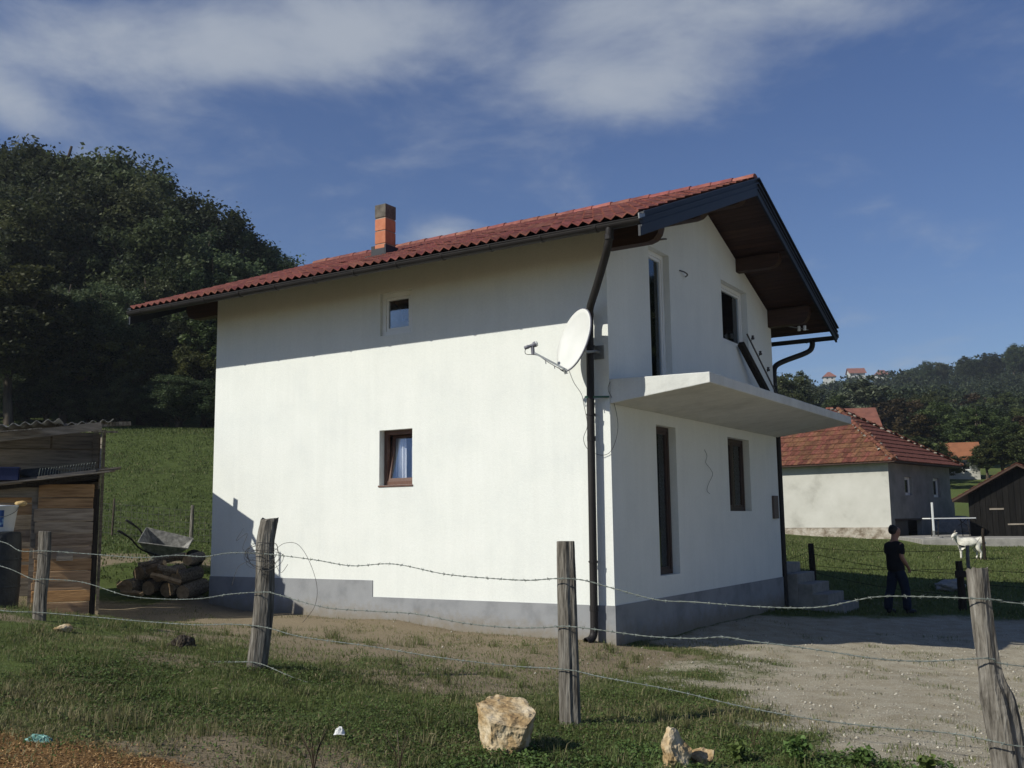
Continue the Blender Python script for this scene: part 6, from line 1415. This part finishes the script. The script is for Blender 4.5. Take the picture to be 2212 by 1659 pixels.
def woodland():
    """far wooded hills that read as one mass"""
    rng = np.random.default_rng(21); pts = []
    def scatter(n, ylo, yhi, ulo, uhi, sp):
        k = 0; cell = {}
        for _ in range(n*6):
            Y = math.sqrt(rng.uniform(ylo**2, yhi**2)); u = rng.uniform(ulo, uhi); X = u*Y
            key = (int(X/sp), int(Y/sp))
            if key in cell: continue
            cell[key] = 1
            if Y > 360 and 0.300 < u < 0.395 and rng.uniform() < (0.82 if Y < 604 else 0.3): continue
            pts.append((X, Y)); k += 1
            if k >= n: break
    scatter(420, 150, 300, 0.22, 0.62, 4.2); scatter(520, 290, 640, 0.22, 0.58, 9.5); scatter(60, 122, 150, 0.25, 0.60, 4.5)
    for kind, lo, hi, mat in (('woodland', 0, 1, M['leaf_far']),):
        Vs = []; Rn = []
        protos = [crown_points(300+i, 62, 15, 0.06, rx=0.42, rz=0.46, cz=0.52)[:2] for i in range(4)]; protof = [crown_points(310+i, 50, 7, 0.07, rx=0.42, rz=0.46, cz=0.52)[:2] for i in range(4)]
        for i, (X, Y) in enumerate(pts):
            C, tone = (protos if Y < 290 else protof)[i % 4]; h = rng.uniform(4.5, 8.0) if Y < 300 else rng.uniform(7, 11.5)
            a = rng.uniform(0, 6.28); ca, sa = math.cos(a), math.sin(a)
            Cx = np.stack([C[:, 0]*ca-C[:, 1]*sa, C[:, 0]*sa+C[:, 1]*ca, C[:, 2]], 1)*h
            Cx[:, 0] += X; Cx[:, 1] += Y; Cx[:, 2] += g1(X, Y) - 0.1*h
            Vs.append(leaf_quads(Cx, (0.036 if Y < 290 else 0.05)*h, rng)); Rn.append(np.repeat(np.clip(tone*0.7 + rng.uniform(-.15, .25), 0, 1), 4))
        V = np.concatenate(Vs); n = len(V)//4
        me = raw_mesh('woodland', V, np.full(n, 4), np.arange(4*n), mat, np.concatenate(Rn)); o = bpy.data.objects.new('woodland', me); COL.objects.link(o)
        tag(o, 'far wooded hillside that reads as one dark green mass', 'woodland', None, 'stuff')
woodland()

# ------------------------------------------------------------------ grass, weeds, pebbles, sawdust
def blades(name, label, n, sampler, hlo, hhi, wd, mat, lean=0.5, dryp=0.06, seed=1, zoff=0.0, patch=0.55):
    rng = np.random.default_rng(seed); x, y = sampler(rng, n); n = len(x); z = gm_(x, y) + zoff
    B = np.stack([x, y, z], 1); h = rng.uniform(hlo, hhi, n)*(0.55+0.9*fbm(x*1.7, y*1.7, 31, 3)); a = rng.uniform(0, 6.283, n); l = rng.uniform(0, lean, n)*h
    d = np.stack([np.cos(a), np.sin(a), np.zeros(n)], 1); s = np.stack([-np.sin(a+rng.uniform(-1, 1, n)), np.cos(a), np.zeros(n)], 1)
    w = (wd*rng.uniform(0.6, 1.3, n))[:, None]
    V = np.empty((n, 5, 3)); V[:, 0] = B - s*w/2; V[:, 1] = B + s*w/2
    mid = B + d*(l*0.35)[:, None]; mid[:, 2] += h*0.6; V[:, 2] = mid + s*w*0.4; V[:, 3] = mid - s*w*0.4
    tip = B + d*l[:, None]; tip[:, 2] += h*(1-0.25*(l/h)); V[:, 4] = tip
    V[:, 0, 2] -= 0.01; V[:, 1, 2] -= 0.01
    base = np.arange(n)[:, None]*5
    loops = np.concatenate([base+np.array([0, 1, 2, 3]), base+np.array([3, 2, 4])], 1).ravel(); sizes = np.tile([4, 3], n)
    dz = fbm(x*0.55+13, y*0.55+4, 43, 4) + 0.22*sst(8.0, 6.6, y)*sst(-0.3, -1.6, x)*sst(4, 4.5, y); t = np.clip(0.15 + 0.55*fbm(x*0.8+3, y*0.8, 41, 4) + rng.uniform(-.22, .22, n), 0, 0.72); t = np.where(rng.uniform(size=n) < dryp + patch*sst(0.50, 0.68, dz), rng.uniform(.8, 1, n), t)
    me = raw_mesh(name, V.reshape(-1, 3), sizes, loops, mat, np.repeat(t, 5)); o = bpy.data.objects.new(name, me); COL.objects.link(o); tag(o, label, 'grass', None, 'stuff'); return o
def near_sampler(rng, n):
    Y = 4.9 + (rng.uniform(0, 1, n*4)**1.25)*10.5; X = rng.uniform(-0.62, 0.60, n*4)*Y
    gr, ea, sd = masks(X, Y); p = (1-gr)**1.5*(1-0.86*np.clip(ea, 0, 1))*(1-0.93*sd)*np.clip(0.12+1.5*(fbm(X*0.9, Y*0.9, 51, 4)-0.28), 0.05, 1.3)
    lx = (X-HC[0])*HEX[0]+(Y-HC[1])*HEX[1]; ly = (X-HC[0])*HEY[0]+(Y-HC[1])*HEY[1]
    k = (rng.uniform(size=n*4) < p) & ~((ly > -0.02) & (lx < 0.02)); X, Y = X[k][:n], Y[k][:n]; return X, Y
blades('grass', 'short grazed grass in the foreground along the fence', 170000, near_sampler, 0.018, 0.055, 0.0065, M['grass'], 1.7, 0.14, 1)
def tuft_sampler(rng, n):
    m = 260; Y = 5.2 + rng.uniform(0, 1, m)**1.2*9; X = rng.uniform(-.58, .5, m)*Y; gr, ea, sd = masks(X, Y); k = (gr < 0.35) & (sd < .5); X, Y = X[k], Y[k]
    ii = rng.integers(0, len(X), n); return X[ii]+rng.normal(0, .045, n), Y[ii]+rng.normal(0, .045, n)
blades('grass_tufts', 'longer tufts standing out of the foreground grass', 9000, tuft_sampler, 0.05, 0.15, 0.006, M['grass'], 1.0, 0.3, 2)
def meadow_sampler(rng, n):
    Y = np.sqrt(rng.uniform(19**2, 47**2, n*2)); X = rng.uniform(0.24, 0.58, n*2)*Y; gr, ea, sd = masks(X, Y); k = (gr < 0.3) & ~((Y > 38) & (X > 15.4)); return X[k][:n], Y[k][:n]
blades('meadow_grass', 'green meadow grass beyond the yard', 60000, meadow_sampler, 0.03, 0.08, 0.02, M['grass'], 0.7, 0.03, 3, patch=0.12)
def hill_sampler(rng, n):
    Y = np.sqrt(rng.uniform(17**2, 52**2, n*2)); X = rng.uniform(-0.56, -0.24, n*2)*Y; gr, ea, sd = masks(X, Y); k = (rng.uniform(size=n*2) < 1-0.75*ea) & ~((X > -10.5) & (Y < 19.2)); return X[k][:n], Y[k][:n]
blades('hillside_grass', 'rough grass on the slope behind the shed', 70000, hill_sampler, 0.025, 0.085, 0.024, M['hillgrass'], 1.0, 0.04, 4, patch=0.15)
def sparse_sampler(rng, n):
    Y = rng.uniform(6.5, 18.5, n*3); X = rng.uniform(-0.5, 0.56, n*3)*Y; gr, ea, sd = masks(X, Y); cl = fbm(X*2.1, Y*2.1, 61, 3)
    lx = (X-HC[0])*HEX[0]+(Y-HC[1])*HEX[1]; ly = (X-HC[0])*HEY[0]+(Y-HC[1])*HEY[1]
    wallbase = (np.abs(ly+0.10) < 0.12) & (lx < 0.1) & (lx > -7)
    k = (((gr > .25) & (cl > .70) | (ea > .3) & (cl > 0.58)) | wallbase & (cl > .45)) & ~((ly > -0.03) & (lx < 0.03)) & (sd < .3); return X[k][:n], Y[k][:n]
blades('sparse_grass', 'thin patchy grass on the bare earth and gravel', 26000, sparse_sampler, 0.015, 0.055, 0.006, M['grass'], 0.9, 0.2, 5)
def flat_leaves(name, label, n, sampler, size, mat, seed, lift, up=0.9, asp=0.62):
    rng = np.random.default_rng(seed); x, y = sampler(rng, n); n = len(x); C = np.stack([x, y, gm_(x, y) + rng.uniform(lift[0], lift[1], n)], 1)
    V = leaf_quads(C, size, rng, up, asp); me = raw_mesh(name, V, np.full(n, 4), np.arange(4*n), mat, np.repeat(np.clip(rng.normal(.45, .25, n), 0, 1), 4))
    o = bpy.data.objects.new(name, me); COL.objects.link(o); tag(o, label, 'ground cover', None, 'stuff'); return o
def weed_sampler(rng, n):
    X, Y = near_sampler(rng, n*3); k = fbm(X*0.9+7, Y*0.9, 71, 4) + 0.25*sst(9.5, 7, Y) + .12*sst(-1, 1, X)*sst(9, 7.5, Y) > 0.56; return X[k][:n], Y[k][:n]
flat_leaves('clover', 'low broad-leaved clover among the grass', 75000, weed_sampler, 0.011, M['weed'], 8, (0.008, 0.045))
def saw_sampler(rng, n):
    Y = rng.uniform(5.2, 7.4, n*3); X = rng.uniform(-.62, -.1, n*3)*Y; gr, ea, sd = masks(X, Y); k = rng.uniform(size=n*3) < sd + .02; return X[k][:n], Y[k][:n]
flat_leaves('sawdust', 'orange sawdust and wood chips at the bottom left', 16000, saw_sampler, 0.009, M['chips'], 9, (0.001, 0.014), 0.8, 0.4)
def straw_sampler(rng, n): X, Y = near_sampler(rng, n); return X, Y
flat_leaves('straw', 'dry straw and dead leaves lying in the grass', 5500, straw_sampler, 0.028, M['dry'], 10, (0.012, 0.05), 1.2, 0.10)
def edge_weed_sampler(rng, n):
    X = rng.uniform(-0.5, 3.0, n*3); Y = rng.uniform(6.55, 7.75, n*3) - np.maximum(0, X-1.6)*0.25; k = fbm(X*2.2, Y*2.2, 81, 3) + 0.25*sst(7.5, 6.9, Y) > 0.55; return X[k][:n], Y[k][:n]
flat_leaves('low_weeds', 'thick low leafy weeds along the bottom edge by the rocks', 8000, edge_weed_sampler, 0.014, M['weed'], 14, (0.008, 0.06), 0.6)
def pebbles():
    rng = np.random.default_rng(12); n = 15000; Y = 6.3 + rng.uniform(0, 1, n*3)**1.2*13; X = rng.uniform(-.12, .60, n*3)*Y; gr, ea, sd = masks(X, Y)
    lx = (X-HC[0])*HEX[0]+(Y-HC[1])*HEX[1]; ly = (X-HC[0])*HEY[0]+(Y-HC[1])*HEY[1]
    k = (rng.uniform(size=n*3) < gr*.9 + .10*ea) & ~((ly > -.02) & (lx < .02)); X, Y = X[k][:n], Y[k][:n]; n = len(X)
    r = np.minimum(0.0035*rng.pareto(2.4, n) + 0.004, 0.02); base = np.array([(1, 0, 0), (0, 1, 0), (-1, 0, 0), (0, -1, 0), (0, 0, .7), (0, 0, -.7)], float)
    a = rng.uniform(0, 6.28, n); ca, sa = np.cos(a), np.sin(a); V = base[None]*rng.uniform(.65, 1.25, (n, 6, 1))*r[:, None, None]
    Vx = V[..., 0]*ca[:, None]-V[..., 1]*sa[:, None]+X[:, None]; Vy = V[..., 0]*sa[:, None]+V[..., 1]*ca[:, None]+Y[:, None]; Vz = V[..., 2]+(gm_(X, Y)+r*.25)[:, None]
    F = np.array([(0, 1, 4), (1, 2, 4), (2, 3, 4), (3, 0, 4), (1, 0, 5), (2, 1, 5), (3, 2, 5), (0, 3, 5)])
    loops = (np.arange(n)[:, None, None]*6 + F[None]).ravel()
    me = raw_mesh('pebbles', np.stack([Vx, Vy, Vz], -1).reshape(-1, 3), np.full(n*8, 3), loops, M['pebble'], np.repeat(rng.uniform(0, 1, n), 6))
    o = bpy.data.objects.new('pebbles', me); COL.objects.link(o); tag(o, 'loose pale pebbles scattered over the gravel yard', 'gravel', None, 'stuff')
pebbles()
def leafy_weed(x, y, h, nst, seed, label, dry=False):
    rng = np.random.default_rng(seed); T = thing('weed_plant', label, 'weed', (x, y, g1(x, y)), 0, 'weeds at the bottom edge')
    st = MB(); C = []
    for i in range(nst):
        a = rng.uniform(0, 6.28); l = rng.uniform(.1, .5)*h; top = Vector((math.cos(a)*l, math.sin(a)*l, h*rng.uniform(.6, 1.0)))
        P = smooth_curve([(0, 0, -.02), (top.x*.3, top.y*.3, top.z*.5), top], 4); st.tube(P, 0.0025 if not dry else 0.003, 4)
        if not dry:
            for p in P[2:]:
                for k in range(3): C.append(np.array(p) + rng.normal(0, .018, 3))
    st.build('stems', M['dry'], T)
    if C:
        C = np.array(C); V = leaf_quads(C, 0.022, rng, .4); n = len(C); me = raw_mesh('leaves', V, np.full(n, 4), np.arange(4*n), M['weed'], np.repeat(rng.uniform(.2, 1, n), 4)); inst('leaves', me, T)
WS = [(1.55, 7.35, .12, 9, 'leafy green weed left of the low rocks by the yard edge'), (1.95, 7.25, .17, 13, 'bushy green weed at the edge of the gravel yard'), (2.35, 7.15, .15, 11, 'bushy green weed right of the low rocks'), (2.75, 7.05, .12, 9, 'leafy green weed nearest the leaning post'), (1.15, 6.75, .09, 7, 'low green weed in front of the pointed rock')]
for i, (x, y, h, n, lab) in enumerate(WS): leafy_weed(x, y, h, n*2, 90+i, lab)
for i, (x, y, h, n, lab) in enumerate([(-1.25, 6.45, .28, 7, 'dry dark stalks beside the sawdust patch'), (1.75, 7.75, .22, 4, 'dry dark stalks left of the gravel yard weeds'), (-0.75, 6.7, .22, 5, 'dry dark stalks left of the big rock')]): leafy_weed(x, y, h, n, 130+i, lab, True)

# ------------------------------------------------------------------ the air: thin even haze round the whole scene
def haze():
    m = bpy.data.materials.new('thin_haze'); m.use_nodes = True; nt = m.node_tree; nt.nodes.clear()
    out = nt.nodes.new('ShaderNodeOutputMaterial'); v = nt.nodes.new('ShaderNodeVolumePrincipled')
    v.inputs['Color'].default_value = (0.80, 0.88, 1.0, 1); v.inputs['Density'].default_value = HAZE; v.inputs['Anisotropy'].default_value = 0.2
    nt.links.new(v.outputs[0], out.inputs['Volume'])
    o = MB().box((-3400, -200, -40), (3400, 3600, 150)).build('haze', m); tag(o, 'thin bluish haze over the valley', 'haze', None, 'stuff')
HAZE = 0.00032
haze()
